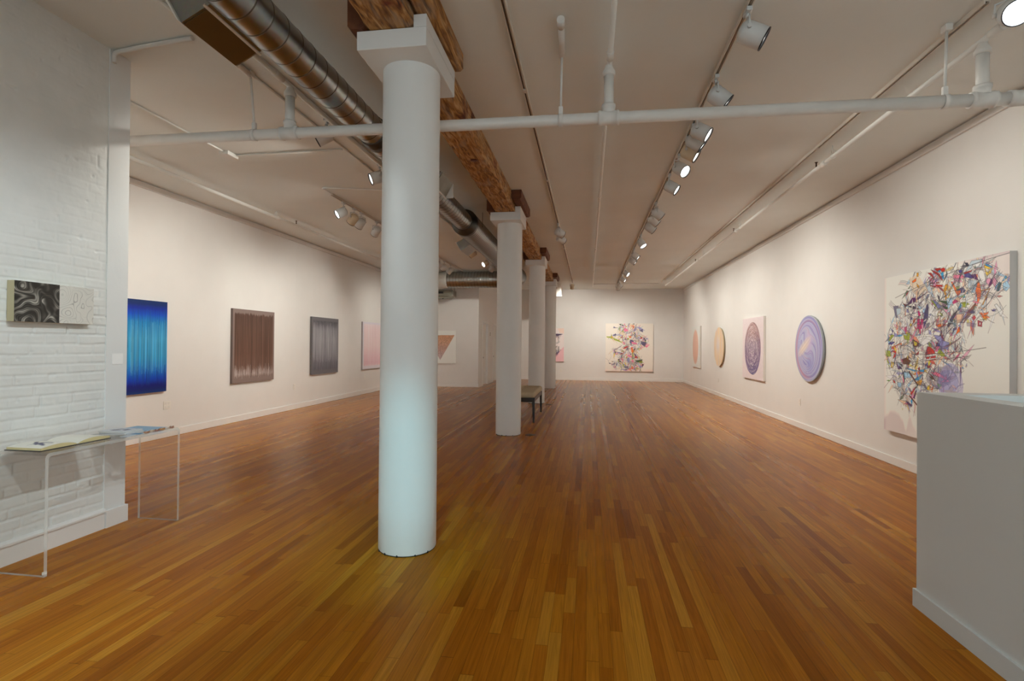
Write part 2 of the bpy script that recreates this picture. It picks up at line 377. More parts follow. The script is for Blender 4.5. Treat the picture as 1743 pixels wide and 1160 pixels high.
# street front with the big window behind the camera
WX0, WX1, WZ0, WZ1 = -2.3, 3.3, .22, 3.05
b = NB()
for a in ((XL, WX0, 0, ZC), (WX1, XR, 0, ZC), (WX0, WX1, 0, WZ0), (WX0, WX1, WZ1, ZC)): box(b, a[0], a[1], YF-.15, YF, a[2], a[3])
struct('wall_front', b, 'wall')
w = thing('window_1', 'tall street window behind the camera', 'window', (0, YF-.08, 0)); w['kind'] = 'structure'
b = NB()
for x in (WX0, -1.05, 1.0, WX1-.05): box(b, x, x+.05, -.03, .03, WZ0, WZ1)
box(b, WX0, WX1, -.03, .03, WZ0, WZ0+.05); box(b, WX0, WX1, -.03, .03, WZ1-.05, WZ1)
obj('window_frame', b, 'pane_frame', w)
obj('pane', box(NB(), WX0, WX1, -.004, .004, WZ0, WZ1), 'glass', w)
sbox('ground', mottled('pavement', (.48, .48, .46), (.54, .54, .52), 3, .8), -14, 14, -14, YF-.16, -.12, -.02)

# ------------------------------------------------------------------ columns
CX, CR = -1.198, .191
COLY = (3.38, 7.84, 12.16, 16.29)
names = ('nearest thick white round column, its foot lit pale blue', 'second round white column, with the bench right behind it',
         'third round white column, standing beyond the bench', 'farthest round white column, nearest the back wall')
for k, y in enumerate(COLY):
    t = thing('round_column', names[k], 'column', (CX, y, 0), 0, 'white columns under the timber beam')
    b = NB(); prof = [(0.006, .188), (.012, .1915), (.30, .1925), (.8, .1915), (1.6, .191), (3.19, .190)]
    lathe(b, (0, 0, 0), (0, 0, 1), prof, 64); obj('shaft', b, 'column', t)
    b = NB(); lathe(b, (0, 0, 0), (0, 0, 1), [(0, 0), (0, .187), (.010, .187), (.010, 0)], 48)
    for q in range(5):
        a = -2.6+.5*q+random.random()*.3; cyl(b, (.187*math.cos(a), .187*math.sin(a), 0), (.187*math.cos(a), .187*math.sin(a), .012+.004*random.random()), .006+.004*random.random(), n=7)
    o = obj('base_joint', b, 'gap', t)
    b = NB(); box(b, -.242, .206, -.335, .345, 3.19, 3.308, bev=.004)
    box(b, .125, .206, -.335, .345, 3.308, 3.384)
    obj('capital', b, 'column', t)

# ------------------------------------------------------------------ timber beam, one piece per span, with splice planks at its far end
BX0, BX1, BZ = -1.372, -1.075, 3.309
spans = [(YF, COLY[0]-.02), (COLY[0]+.0, COLY[1]-.12), (COLY[1]-.1, COLY[2]-.14), (COLY[2]-.12, COLY[3]-.12), (COLY[3]-.1, YB)]
bl = ('weathered timber beam overhead, ending on the nearest column', 'timber beam with a dark knot, from first to second column',
      'timber beam spanning from the second to the third column', 'timber beam spanning from the third to the farthest column', 'last timber beam, from farthest column to back wall')
def rough_box(bm, x0, x1, y0, y1, z0, z1, amp=.004, step=.09, seed=1):
    rs = random.Random(seed); n = max(2, int((y1-y0)/step)); prof = []
    base_ = [(x0, z1), (x0, (z0+z1)/2), (x0, z0+.02), (x0+.02, z0), ((x0+x1)/2, z0), (x1-.02, z0), (x1, z0+.02), (x1, (z0+z1)/2), (x1, z1)]
    R = []
    for i in range(n+1):
        y = y0+(y1-y0)*i/n
        R.append([bm.verts.new((px+rs.uniform(-amp, amp)*(z < z1), y, z+(rs.uniform(0, amp) if z < z1 else 0))) for px, z in base_])
    for a, b2 in zip(R, R[1:]):
        for j in range(len(base_)-1): bm.faces.new((a[j], a[j+1], b2[j+1], b2[j]))
        bm.faces.new((a[-1], a[0], b2[0], b2[-1]))
    bm.faces.new(R[0]); bm.faces.new(R[-1][::-1])
for k, (y0, y1) in enumerate(spans):
    t = thing('timber_beam', bl[k], 'beam', ((BX0+BX1)/2, (y0+y1)/2, BZ), 0, 'timber beams along the row of columns')
    O = Vector(t.location)
    b = NB(); rough_box(b, BX0, BX1, y0, y1, BZ, ZC-.002, seed=k); bmesh.ops.translate(b, verts=b.verts, vec=-O); obj('beam_timber', b, 'timber', t)
    if k < 4:
        cy = COLY[k]
        for s, (xa, xb) in enumerate(((BX1+.006, -.932), (BX0-.12, BX0-.006))):
            b = NB(); rough_box(b, xa, xb, cy-.72 if s == 0 else cy-.36, cy+.36, 3.387 if s == 0 else 3.31, ZC-.002, .002, seed=20+k)
            bmesh.ops.translate(b, verts=b.verts, vec=-O); obj('splice_plank', b, 'timber' if (k == 0 and s == 0) else 'redwood', t)
    if k == 1:
        b = NB(); lathe(b, (-1.21, 5.35, BZ-.004), (0, 0, 1), [(0, 0), (0, .035), (.006, .037), (.006, 0)], 20)
        for v in b.verts: v.co.y = 5.35+(v.co.y-5.35)*.9
        bmesh.ops.translate(b, verts=b.verts, vec=-O); o = obj('knot', b, mat('knot_wood', (.10, .022, .012), .5), t)

# ------------------------------------------------------------------ ducts
DX, DZ = -1.93, 3.27
t = thing('main_duct', 'long galvanised spiral duct running beside the timber beam', 'duct', (DX, 8, DZ))
O = Vector(t.location)
def part(name, bm, m, O=O, t=t):
    bmesh.ops.translate(bm, verts=bm.verts, vec=-O); return obj(name, bm, m, t)
YE = 14.85
def duct_run(p, axis, L, r, pitch, tp, O):
    prof = [(0, r)]; d = pitch*.5
    while d < L-.03:
        prof += [(d-.012, r), (d-.005, r), (d-.002, r+.0022), (d+.002, r+.0022), (d+.005, r), (d+.012, r)]; d += pitch
    prof.append((L, r)); b = NB(); lathe(b, p, axis, prof, 48); bmesh.ops.translate(b, verts=b.verts, vec=-O); o = obj('duct_run', b, 'duct', tp)
    o.data.materials.append(M['ductseam']); seg = 48
    for k, f in enumerate(o.data.polygons):
        if (k//seg) % 6 in (2, 3, 4) and (k//seg) < len(prof)-2: f.material_index = 1
    return o
duct_run((DX, YF, DZ), (0, 1, 0), 4.42-YF, .127, .155, t, O)
duct_run((DX, 4.5, DZ), (0, 1, 0), 3.36, .140, .11, t, O)
duct_run((DX, 7.98, DZ), (0, 1, 0), YE-.45-7.98, .203, .085, t, O)
b = NB(); lathe(b, (DX, 4.38, DZ), (0, 1, 0), [(0, .126), (0, .133), (.05, .135), (.09, .146), (.15, .146), (.15, .139)], 48); part('duct_collar', b, 'ductd')
b = NB(); lathe(b, (DX, 7.8, DZ), (0, 1, 0), [(0, .139), (0, .148), (.06, .15), (.12, .206), (.2, .206), (.2, .2)], 48); part('duct_collar', b, 'ductd')
# side register boots
def boot(poly, y0, y1, face, rim, bottom=None):
    b = NB(); prism(b, poly, 'y', y0, y1); return part('register_box', b, 'duct')
boot([(-2.03, 3.19), (-2.2, 3.105), (-2.31, 3.28), (-1.99, 3.42)], 2.52, 2.97, None, None)
b = NB(); prism(b, [(-2.052, 3.178), (-2.195, 3.106), (-2.198, 3.1), (-2.055, 3.172)], 'y', 2.535, 2.955); part('register_panel', b, 'register')
b = NB(); prism(b, [(-2.200, 3.100), (-2.212, 3.107), (-2.322, 3.285), (-2.308, 3.29)], 'y', 2.50, 2.99)
prism(b, [(-2.045, 3.182), (-2.056, 3.176), (-2.056, 3.168), (-2.045, 3.174)], 'y', 2.50, 2.99); part('register_rim', b, 'track')
boot([(-1.84, 3.20), (-1.70, 3.12), (-1.62, 3.27), (-1.84, 3.39)], 5.55, 6.02, None, None)
b = NB(); prism(b, [(-1.82, 3.20), (-1.705, 3.132), (-1.632, 3.268), (-1.80, 3.37)], 'y', 5.540, 5.549); part('register_end', b, mat('register_shadow_metal', (.10, .10, .09), .5))
b = NB(); prism(b, [(-1.694, 3.128), (-1.690, 3.122), (-1.612, 3.268), (-1.618, 3.272)], 'y', 5.57, 6.0); part('register_panel', b, 'unit')
b = NB(); prism(b, [(-1.72, 3.115), (-1.695, 3.10), (-1.688, 3.108), (-1.71, 3.124)], 'y', 5.53, 6.04); box(b, -1.70, -1.61, 6.02, 6.035, 3.11, 3.28); part('register_rim', b, 'trim')
boot([(-2.08, 3.14), (-2.25, 3.02), (-2.34, 3.17), (-2.10, 3.30)], 9.0, 9.55, None, None)
b = NB(); prism(b, [(-2.252, 3.018), (-2.262, 3.022), (-2.352, 3.174), (-2.342, 3.176)], 'y', 8.97, 9.58); part('register_rim', b, 'trim')
for y in (1.6, 8.3, 11.8):
    for s in (-1, 1): part('hanger_rod', cyl(NB(), (DX+s*(.13 if y < 5 else .208), y, DZ), (DX+s*(.13 if y < 5 else .208), y, ZC), .004, n=6), 'dark')
# elbow into the cross duct
b = NB(); pts = [(DX, YE-.45, DZ-.01)]; 
for i in range(9):
    a = i/8*PI/2; pts.append((DX-.42*(1-math.cos(a)), YE-.42+.42*math.sin(a), DZ-.03))
tube(b, pts, [.203]+[.205+.03*i/8 for i in range(9)], 40); part('duct_elbow', b, 'duct')
t2 = thing('cross_duct', 'fat galvanised duct crossing behind the second column towards the left', 'duct', (-3.2, YE, 3.245)); O2 = Vector(t2.location)
duct_run((-4.12, YE, 3.245), (1, 0, 0), 1.76, .238, .09, t2, O2)
b = NB(); pts = [(-4.10, YE, 3.245)]
for i in range(9):
    a = i/8*PI/2; pts.append((-4.12-.33*math.sin(a), YE+.33*(1-math.cos(a)), 3.245))
tube(b, pts, .240, 40); bmesh.ops.translate(b, verts=b.verts, vec=-O2); obj('duct_elbow', b, mottled('duct_white_wrap', (.55, .54, .5), (.62, .61, .56), 5, .4), t2)
t3 = thing('air_handler', 'dull metal air handling unit hung under the cross duct', 'air handling unit', (-4.5, 15.6, 2.95)); 
b = NB(); box(b, -.55, .40, -.25, .25, -.13, .055, bev=.01); obj('unit_case', b, 'unit', t3)
b = NB(); prism(b, [(-.5, -.13), (.36, -.13), (.25, -.19), (-.4, -.19)], 'y', -.2, .2); obj('drain_pan', b, 'unit', t3)
b = NB(); box(b, -.3, .12, -.262, -.25, -.055, .01); obj('vent_slot', b, 'black', t3)
b = NB(); cyl(b, (.08, -.15, -.215), (.08, -.15, -.19), .018, n=10); obj('drain_plug', b, 'black', t3)
for x in (-.45, .35):
    for y in (-.2, .22): obj('hanger_rod', cyl(NB(), (x, y, .05), (x, y, ZC-2.95), .006, n=6), 'dark', t3)

# ------------------------------------------------------------------ sprinkler pipes
PY, PZ = 3.82, 3.012
t = thing('sprinkler_main', 'thick white sprinkler pipe crossing the room in front of the first column', 'pipe', (0, PY, PZ)); 
ends = (XL+.0, 2.80)
def pz(x): return .010-.0068*(x+4)/1.0*1.0 if False else .006-.0055*x
b = NB(); cyl(b, (ends[0]+.002, 0, pz(ends[0])), (ends[1], 0, pz(ends[1])), .0415, n=28)
obj('main_pipe', b, 'pipe', t)
for x, rtop in ((.133, .38), (-2.362, .38), (2.553, .36)):
    z = pz(x)
    b = NB(); cyl(b, (x, 0, z), (x, 0, rtop-.05), .036, n=24); obj('riser', b, 'pipe', t)
    b = NB(); lathe(b, (x-.075, 0, z+.0004), (1, 0, 0), [(0, .04), (0, .052), (.02, .054), (.022, .05), (.128, .05), (.13, .054), (.15, .052), (.15, .04)], 28)
    lathe(b, (x, 0, z+.03), (0, 0, 1), [(0, .045), (.04, .045), (.042, .05), (.065, .05), (.065, .036)], 24); obj('tee_fitting', b, 'pipe', t)
    b = NB(); lathe(b, (x, 0, rtop-.07), (0, 0, 1), [(0, .036), (0, .046), (.03, .046), (.06, .03), (.075, .028)], 24); obj('coupling', b, 'pipe', t)
b = NB(); lathe(b, (2.70, 0, pz(2.7)), (1, 0, 0), [(0, .041), (0, .052), (.03, .052), (.045, .05), (.1, .05), (.115, .03), (.12, 0)], 24); obj('end_cap', b, 'pipe', t)
for x, xt, yt in ((-.213, -.206, -.03), (-2.67, -2.665, -.06), (2.33, 2.34, 0)):
    z = pz(x)
    b = NB(); lathe(b, (x-.016, 0, z), (1, 0, 0), [(0, .043), (0, .047), (.032, .047), (.032, .043)], 24)
    box(b, x-.016, x+.016, -.012, .012, z+.045, z+.10, bev=.003); obj('pipe_clamp', b, 'pipe', t)
    b = NB(); cyl(b, (x, 0, z+.09), (xt, yt, ZC-PZ-.035), .009, n=10); obj('hanger_rod', b, 'pipe', t)
    b = NB(); box(b, xt-.022, xt+.022, yt-.03, yt+.03, ZC-PZ-.045, ZC-PZ, bev=.005)
    if x < 0: cyl(b, (xt, yt-.01, ZC-PZ-.03), (xt+.012, yt-.34, ZC-PZ-.03), .022, n=14); cyl(b, (xt+.012, yt-.34, ZC-PZ-.03), (xt+.013, yt-.42, ZC-PZ-.03), .026, n=14)
    obj('ceiling_bracket', b, 'pipe', t)
def branch(name, label, x, z, y0, y1, r, fittings, heads=(), m='cpipe', hang=()):
    t = thing(name, label, 'pipe', (x, (y0+y1)/2, z), 0, 'white sprinkler branch pipes along the ceiling'); yc = (y0+y1)/2
    obj('pipe_run', cyl(NB(), (0, y0-yc, 0), (0, y1-yc, 0), r, n=16), m, t)
    for y in fittings:
        b = NB(); lathe(b, (0, y-yc-.05, 0), (0, 1, 0), [(0, r), (0, r*1.35), (.1, r*1.35), (.1, r)], 16); obj('coupling', b, m, t)
    for y in heads:
        b = NB(); cyl(b, (0, y-yc, r*.8), (0, y-yc, r+.03), .008, n=8); lathe(b, (0, y-yc, r+.03), (0, 0, 1), [(0, .004), (.012, .009), (.02, .004), (.024, .017), (.027, .017), (.027, 0)], 12)
        obj('sprinkler_head', b, 'bronze', t)
    for y in hang:
        b = NB(); lathe(b, (0, y-yc-.012, 0), (0, 1, 0), [(0, r), (0, r+.005), (.024, r+.005), (.024, r)], 14); cyl(b, (0, y-yc, r), (0, y-yc, ZC-z), .005, n=6)
        tube(b, [(math.sin(a)*.024, y-yc, r+.028+math.cos(a)*.024) for a in [i*.5 for i in range(13)]], .004, 5); obj('ring_hanger', b, 'cpipe', t)
    return t
branch('sprinkler_branch', 'thin white ceiling pipe running down the middle, right of the beam side track', .138, 3.41, -1.5, 18.3, .018, (3.7, 7.2, 11.2, 14.6), (), 'cpipe', (1.5,))
branch('sprinkler_branch', 'white ceiling pipe running close along the left side of the duct', -2.362, 3.41, 2.2, 14.2, .021, (3.66, 8.0), (), 'cpipe', (6.6, 10.0))
branch('sprinkler_branch', 'white ceiling pipe nearest the right wall, with small sprinkler heads', 2.555, 3.395, -1.5, 18.0, .021, (3.7, 6.15, 9.6, 12.7), (6.35, 9.75, 13.1), 'cpipe', (5.95, 9.35, 12.2))
branch('sprinkler_branch', 'white ceiling pipe running above the left wall of striped paintings', -5.08, 3.42, 3.6, 16.0, .024, (7.9, 12.0), (8.45,), 'cpipe', (7.85, 12.4))
# conduits on the ceiling
def conduit(name, label, pts, r=.011, m='cpipe', cat='conduit'):
    b = NB(); pts = [Vector(p) for p in pts]; out = [pts[0]]
    for i in range(1, len(pts)-1): out += arc(pts[i-1], pts[i], pts[i+1], min(.08, (pts[i]-pts[i-1]).length*.45, (pts[i+1]-pts[i]).length*.45))
    out.append(pts[-1]); tube(b, out, r, 10)
    o = obj(name, b, m, None, tuple(out[0])); return tag(o, label, cat)
zc = ZC-.012
conduit('ceiling_conduit', 'short bent white conduit leaving the top of the brick wall', [(XB+.012, 3.35, 3.42), (XB+.012, 3.35, ZC-.02), (-3.30, 3.32, ZC-.02), (-3.05, 3.29, ZC-.02), (-2.76, 3.26, ZC-.02)], .016, 'pipe')
conduit('ceiling_conduit', 'thin conduit left of the duct, between pipe and bare ceiling', [(-2.67, 1.2, zc), (-2.67, 5.39, zc), (-2.67, 6.2, zc), (-2.67, 6.95, zc), (-3.66, 6.68, zc), (-3.66, 7.05, zc)], .011)
conduit('ceiling_conduit', 'thin conduit turning across the ceiling behind the main sprinkler pipe', [(-4.06, 3.6, zc), (-4.06, 5.42, zc), (-2.70, 5.385, zc)], .010)
conduit('ceiling_conduit', 'thin conduit crossing the ceiling just before the back wall', [(.14, 18.42, zc), (2.38, 18.42, zc)], .010)
b = NB(); box(b, -.06, .06, -.09, .09, -.045, 0, bev=.006); tag(obj('junction_box', b, 'cpipe', None), 'small white junction box on the bent ceiling conduit behind the main pipe', 'junction box').location = (-4.06, 5.36, ZC-.001)

# ------------------------------------------------------------------ lighting tracks and spotlights
def track(label, x, y0, y1):
    t = thing('lighting_track', label, 'lighting track', (x, (y0+y1)/2, ZC-.03), 0, 'ceiling lighting tracks'); h = (y1-y0)/2
    b = NB(); prism(b, [(-.018, 0), (-.010, 0), (-.010, .014), (.010, .014), (.010, 0), (.018, 0), (.018, .03), (-.018, .03)], 'y', -h, h); obj('track_channel', b, 'track', t)
    obj('track_slot', box(NB(), -.010, .0, -h, h, .008, .0145), 'dark', t)
    n = int((y1-y0)/2.4)
    for i in range(1, n+1):
        obj('track_joiner', box(NB(), -.0105, .0105, -h+i*2.4-.03, -h+i*2.4+.03, -.001, .010), 'track', t)
    return t
TR = track('lighting track carrying the long row of spotlights aimed right', .975, -.5, 18.4)
TC = track('lighting track between the timber beam and the thin ceiling pipe', -.540, -.5, 17.9)
TF = track('lighting track nearest the right wall, with no spotlights along it', 2.405, 3.56, 17.9)
TD = track('lighting track running just left of the metal duct', -2.462, 3.1, 14.3)
TL = track('lighting track nearest the left wall, beginning behind the first column', -3.66, 7.0, 14.9)
track('short end of lighting track holding the bright lamp near the camera', 2.44, .8, 3.52)
HEADS = {}
def proto(bm, m):
    o = obj('proto', bm, m); me = o.data; bpy.data.objects.remove(o); return me
def head_parts(kind, lit):
    key = (kind, lit)
    if key in HEADS: return HEADS[key]
    R, L = .070, .165
    b = NB(); prof = [(-.055, 0), (-.055, .030), (-.052, .040), (-.035, R-.008), (-.02, R), (L-.055, R), (L-.055, R-.004), (-.0+.03, R-.004), (.02, .02), (.02, 0)]
    lathe(b, (0, 0, 0), (0, 0, -1), prof, 32); me1 = proto(b, kind)
    b = NB(); lathe(b, (0, 0, 0), (0, 0, -1), [(L-.058, R+.0005), (L-.053, R+.001), (L-.050, R-.001), (L-.053, R-.006), (L-.062, R-.006)], 32); me2 = proto(b, 'black')
    b = NB(); zz = L-.071 if lit else L-.1; lathe(b, (0, 0, 0), (0, 0, -1), [(zz-.05, .02), (zz-.02, .045), (zz, .060), (zz+.006, .056), (zz+.012, .03), (zz+.014, 0)], 28)
    me3 = proto(b, 'lamp' if lit == 1 else ('lampcool' if lit == 2 else 'chrome'))
    HEADS[key] = (me1, me2, me3); return HEADS[key]
b = NB(); box(b, -.017, .017, -.045, .045, -.028, 0, bev=.004); cyl(b, (0, 0, -.028), (0, 0, -.05), .012, n=12)
ME_AD = proto(b, 'head')
b = NB(); tube(b, [(.0, 0, 0), (.0, .0, -.012), (.076, 0, -.03), (.078, 0, -.095)], .0065, 8); tube(b, [(0, 0, -.012), (-.076, 0, -.03), (-.078, 0, -.095)], .0065, 8)
for s in (-1, 1): cyl(b, (s*.069, 0, -.095), (s*.086, 0, -.095), .013, n=12)
ME_YK = proto(b, 'head')
WARM = (1.0, .975, .885)
def spot(label, group, x, y, target, lit=1, kind='head', power=1.0, size=112, blend=1.0, col=WARM, z=ZC-.03, drop=.0):
    t = thing('track_spotlight', label, 'spotlight', (x, y, z), 0, group)
    def add(n, me, loc=(0, 0, 0), rot=None):
        o = bpy.data.objects.new(n, me); C.objects.link(o); o.parent = t; o.location = loc
        if rot is not None: o.rotation_mode = 'QUATERNION'; o.rotation_quaternion = rot
        return o
    add('adapter', ME_AD)
    piv = Vector((0, 0, -.05-.095-drop)); d = (Vector(target)-Vector((x, y, z))-piv).normalized()
    yaw = math.atan2(d.y, d.x)-PI/2
    q = d.to_track_quat('-Z', 'Y')
    add('yoke', ME_YK, (0, 0, -.05-drop), Matrix.Rotation(yaw, 3, 'Z').to_quaternion())
    if drop: 
        bb = NB(); cyl(bb, (0, 0, -.05-drop), (0, 0, -.045), .006, n=8); obj('stem', bb, 'head', t)
    a, b_, c = head_parts(kind, lit); hh = add('housing', a, piv, q)
    o = add('rim', b_, piv, q); o = add('lamp', c, piv, q)
    if lit and power:
        l = bpy.data.lights.new('spot_beam', 'SPOT'); l.energy = POW*power; l.color = col; l.spot_size = math.radians(size); l.spot_blend = blend; l.shadow_soft_size = .04
        lo = bpy.data.objects.new('spot_beam', l); C.objects.link(lo); lo.parent = t; lo.rotation_mode = 'QUATERNION'; lo.location = piv+d*.125; lo.rotation_quaternion = q
    return t
POW = 120
G = 'spotlights on the track aimed at the right wall'
XW = XR
ordn = ['nearest', 'second nearest', 'third nearest', 'fourth nearest', 'fifth nearest', 'sixth nearest', 'seventh nearest', 'eighth nearest', 'ninth nearest', 'tenth nearest', 'eleventh nearest', 'twelfth nearest', 'fourth from last', 'third from last', 'second to last', 'last']
rowR = [  # y, target, lit, kind, power
    (3.43, (XW, 3.1, 1.9), 1, 'head', .06), (4.25, (XW, 4.2, 1.2), 1, 'head', .15), (4.93, (XW, 4.2, 1.6), 1, 'head', .16), (5.16, (XW, 5.0, 1.3), 1, 'head', .32),
    (5.46, (XW, 4.8, 1.6), 1, 'beige', .25), (5.95, (2.6, 4.3, 1.6), 1, 'head', .12), (6.62, (XW, 5.9, 1.5), 1, 'head', .55), (7.90, (XW, 8.6, 1.3), 1, 'head', .66), (8.33, (XW, 9.0, 1.2), 1, 'head', .66),
    (8.85, (XW, 9.6, 1.5), 1, 'head', .58), (10.15, (2.7, 8.9, .3), 1, 'head', .55), (11.6, (XW, 11.2, 1.3), 1, 'head', .85), (12.3, (XW, 12.0, 1.3), 1, 'head', .75), (14.4, (XW, 13.2, 1.3), 1, 'head', 1.4), (15.7, (XW, 15.2, 1.3), 1, 'head', 1.3), (17.3, (XW, 18.1, 1.3), 1, 'head', 1.4)]
desc = ['wide open mouth turned right, unlit reflector showing', 'hanging before the white main pipe', 'just beyond the white main pipe', 'overlapping the cream one', 'cream-coloured body', 'lamp face turned fully to the viewer', 'alone after the bright lamp', 'first of a close pair', 'second of a close pair', 'pointing right and down', 'bright lower lip', 'first of an overlapping pair', 'second of an overlapping pair', 'bright lens showing', 'small and dim', 'at the far end by the back wall']
for i, (y, tg, lit, kd, pw) in enumerate(rowR):
    spot('%s spotlight of the long right-hand row, %s' % (ordn[i], desc[i]), G, .975, y, tg, lit, kd, pw)
bpy.data.objects  # back wall
spot('very last spotlight of the right-hand row, aimed at the back wall', G, .975, 17.9, (1.5, YB, .7), 1, 'head', 1.1, 112)
G = 'spotlights on the track beside the timber beam'
spot('grey-white spotlight on the beam side track, nearer of a tilted pair', G, -.54, 9.1, (3.2, 11.5, 1.6), 0)
spot('grey-white spotlight on the beam side track, farther of a tilted pair', G, -.54, 9.65, (2.6, 12.2, 1.4), 0)
spot('lit cream spotlight hanging alone above the back wall, right of the beam', G, -.54, 17.2, (-.7, YB, 1.3), 1, 'beige', 1.7, 105, drop=.03)
G = 'spotlights on the track beside the duct'
spot('spotlight half hidden by the main pipe, left of the duct', G, -2.462, 4.6, (-5.4, 3.6, 1.5), 1, 'head', .9, 84)
spot('spotlight with a glaring white face beside the first column', G, -2.462, 5.85, (-5.3, 4.1, 1.9), 1, 'head', 1.1, 88)
spot('unseen spotlight added on the duct track behind the first column', G, -2.462, 6.5, (XL, 6.9, 1.2), 1, 'head', 2.2, 92)  # out of sight, put in to light the left wall
spot('cream spotlight right under the duct, first between first and second columns', G, -2.462, 11.0, (XL, 11.8, 1.4), 0, 'beige')
spot('lit cream spotlight under the duct, bright oval face', G, -2.462, 12.4, (-4.8, 10.2, 1.6), 1, 'beige', 1.0, 84)
spot('spotlight under the duct closest to the second column', G, -2.462, 13.2, (-4.6, YN, 1.3), 1, 'head', .9, 84)
G = 'spotlights on the left wall track'
spot('lit spotlight at the start of the left wall track, facing left', G, -3.66, 7.35, (-5.5, 5.7, 1.9), 1, 'head', .4, 90)
spot('cream spotlight on the left wall track, behind a white one', G, -3.66, 7.72, (XL, 8.6, 1.2), 1, 'beige', .5, 90)
spot('white spotlight on the left wall track, overlapping a cream one', G, -3.66, 7.98, (XL, 9.4, 1.0), 1, 'head', .55, 90)
spot('spotlight on the left wall track closest to the first column', G, -3.66, 8.6, (XL, 10.6, 1.2), 1, 'head', .6, 90)
spot('spotlight on the left wall track seen right of the first column, brightest', G, -3.66, 12.4, (-5.2, 10.9, 1.6), 1, 'head', .6, 95)
spot('spotlight on the left wall track, middle one of the far three', G, -3.66, 12.9, (XL, 13.6, 1.2), 1, 'head', .6, 95)
spot('spotlight on the left wall track, last of the far three', G, -3.66, 13.5, (XL, 14.6, 1.2), 1, 'head', .5, 95)
spot('glaring lamp in the upper right corner of the view, facing the camera', None or 'lamp near the camera', 2.44, 3.42, (.9, -.4, .9), 2, 'head', .35, 80, col=(.85, .93, 1))
b = NB(); prism(b, [(-.10, -.22), (.10, -.22), (.07, .22), (-.09, .22)], 'y', -.05, .05); cyl(b, (0, 0, .2), (0, 0, .27), .01, n=8)
tag(obj('hanging_box', b, 'plate', None), 'small white box hanging from the ceiling just beyond the farthest column', 'ceiling box').location = (-1.02, 18.0, 3.255)  # plain box for a white shape of unknown use

# unseen track lamps above and behind the camera, some added only for brightness
G = 'cool spotlights overhead, nearer than the picture shows'
CO = (.86, .97, 1)
spot('cool spotlight just above the view on the beam side track, aimed at the brick wall', G, -.54, 2.45, (XB, 2.8, .55), 1, 'head', .95, 70, blend=.7, col=CO)
spot('cool spotlight farther back on the beam side track, aimed at the brick wall', G, -.54, 1.3, (XB, 1.9, .55), 1, 'head', .75, 66, blend=.7, col=CO)
spot('unseen cool spotlight added on the beam side track, aimed at the first column foot', G, -.54, .3, (-1.195, 3.2, .26), 1, 'head', 2.1, 24, col=(.34, .90, 1))  # extra lamp out of view, turns the column foot pale blue
spot('unseen cool spotlight added to the right-hand row, aimed at the reception counter', G, .975, .9, (1.9, 2.3, .5), 1, 'head', .16, 90, col=CO)  # extra lamp out of view, lifts the counter's brightness
spot('unseen spotlight added on the short track end, turned to the right wall', G, 2.44, 1.5, (XR, .9, 1.9), 1, 'head', .7, 110)  # added out of view for bounce onto the ceiling at right
# ------------------------------------------------------------------ wall plates
def outlet(label, loc, facing, w=.075, gangs=1):
    t = thing('outlet_plate', label, 'outlet', loc, {'x+': 0, 'x-': PI, 'y-': -PI/2}[facing], 'outlet plates low on the walls')
    W = w*gangs if gangs > 1 else w
    obj('cover_plate', box(NB(), 0, .006, -W/2, W/2, -.058, .058, bev=.002), 'plate', t)
    for g in range(gangs):
        yc = (g-(gangs-1)/2)*.055
        for s in (-1, 1):
            obj('socket', box(NB(), .005, .008, yc-.017, yc+.017, s*.026-.015, s*.026+.015, bev=.0015), M['door'], t)
outlet('double outlet plate under the blue painting, by the acrylic table', (XL, 6.65, .455), 'x+', .066, 2)
outlet('outlet plate on the left wall between brown and grey paintings', (XL, 9.9, .455), 'x+')
outlet('outlet plate on the left wall beneath the pale pink painting', (XL, 13.3, .455), 'x+')
outlet('outlet plate on the right wall beneath the purple round painting', (XR, 9.40, .435), 'x-')
outlet('outlet plate on the right wall beneath the small cream round painting', (XR, 14.98, .43), 'x-')
outlet('outlet plate on the back wall right of the farthest column', (-1.04, YB, .36), 'y-')
t = obj('wall_label', box(NB(), -.001, .002, -.045, .045, -.04, .04, bev=.0004), mat('card_white', (.93, .93, .92), .5), None); t.location = (XB+.001, 3.42, 1.235); tag(t, 'small blank white label card on the end of the brick wall', 'label')
t = thing('switch_plate', 'small switch plate between the two hallway doors', 'switch plate', (XH, 18.05, 1.72)); obj('cover_plate', box(NB(), 0, .006, -.04, .04, -.06, .06, bev=.002), M['unit'], t); obj('switch', box(NB(), .005, .014, -.008, .008, -.014, .014), 'plate', t)
for x, y, l in ((-.855, 7.82, 'round dark floor plate beside the foot of the second column'), (-.87, 11.88, 'round dark floor plate beside the foot of the third column')):
    t = thing('floor_plate', l, 'floor plate', (x, y, 0), 0, 'round floor plates by the columns')
    b = NB(); lathe(b, (0, 0, 0), (0, 0, 1), [(0, .082), (.003, .082), (.006, .072), (.006, 0)], 32); obj('cover', b, 'rust', t)
    b = NB(); lathe(b, (0, 0, .0055), (0, 0, 1), [(0, .03), (.003, .028), (.003, 0)], 24); obj('screw_cap', b, 'bronze', t)

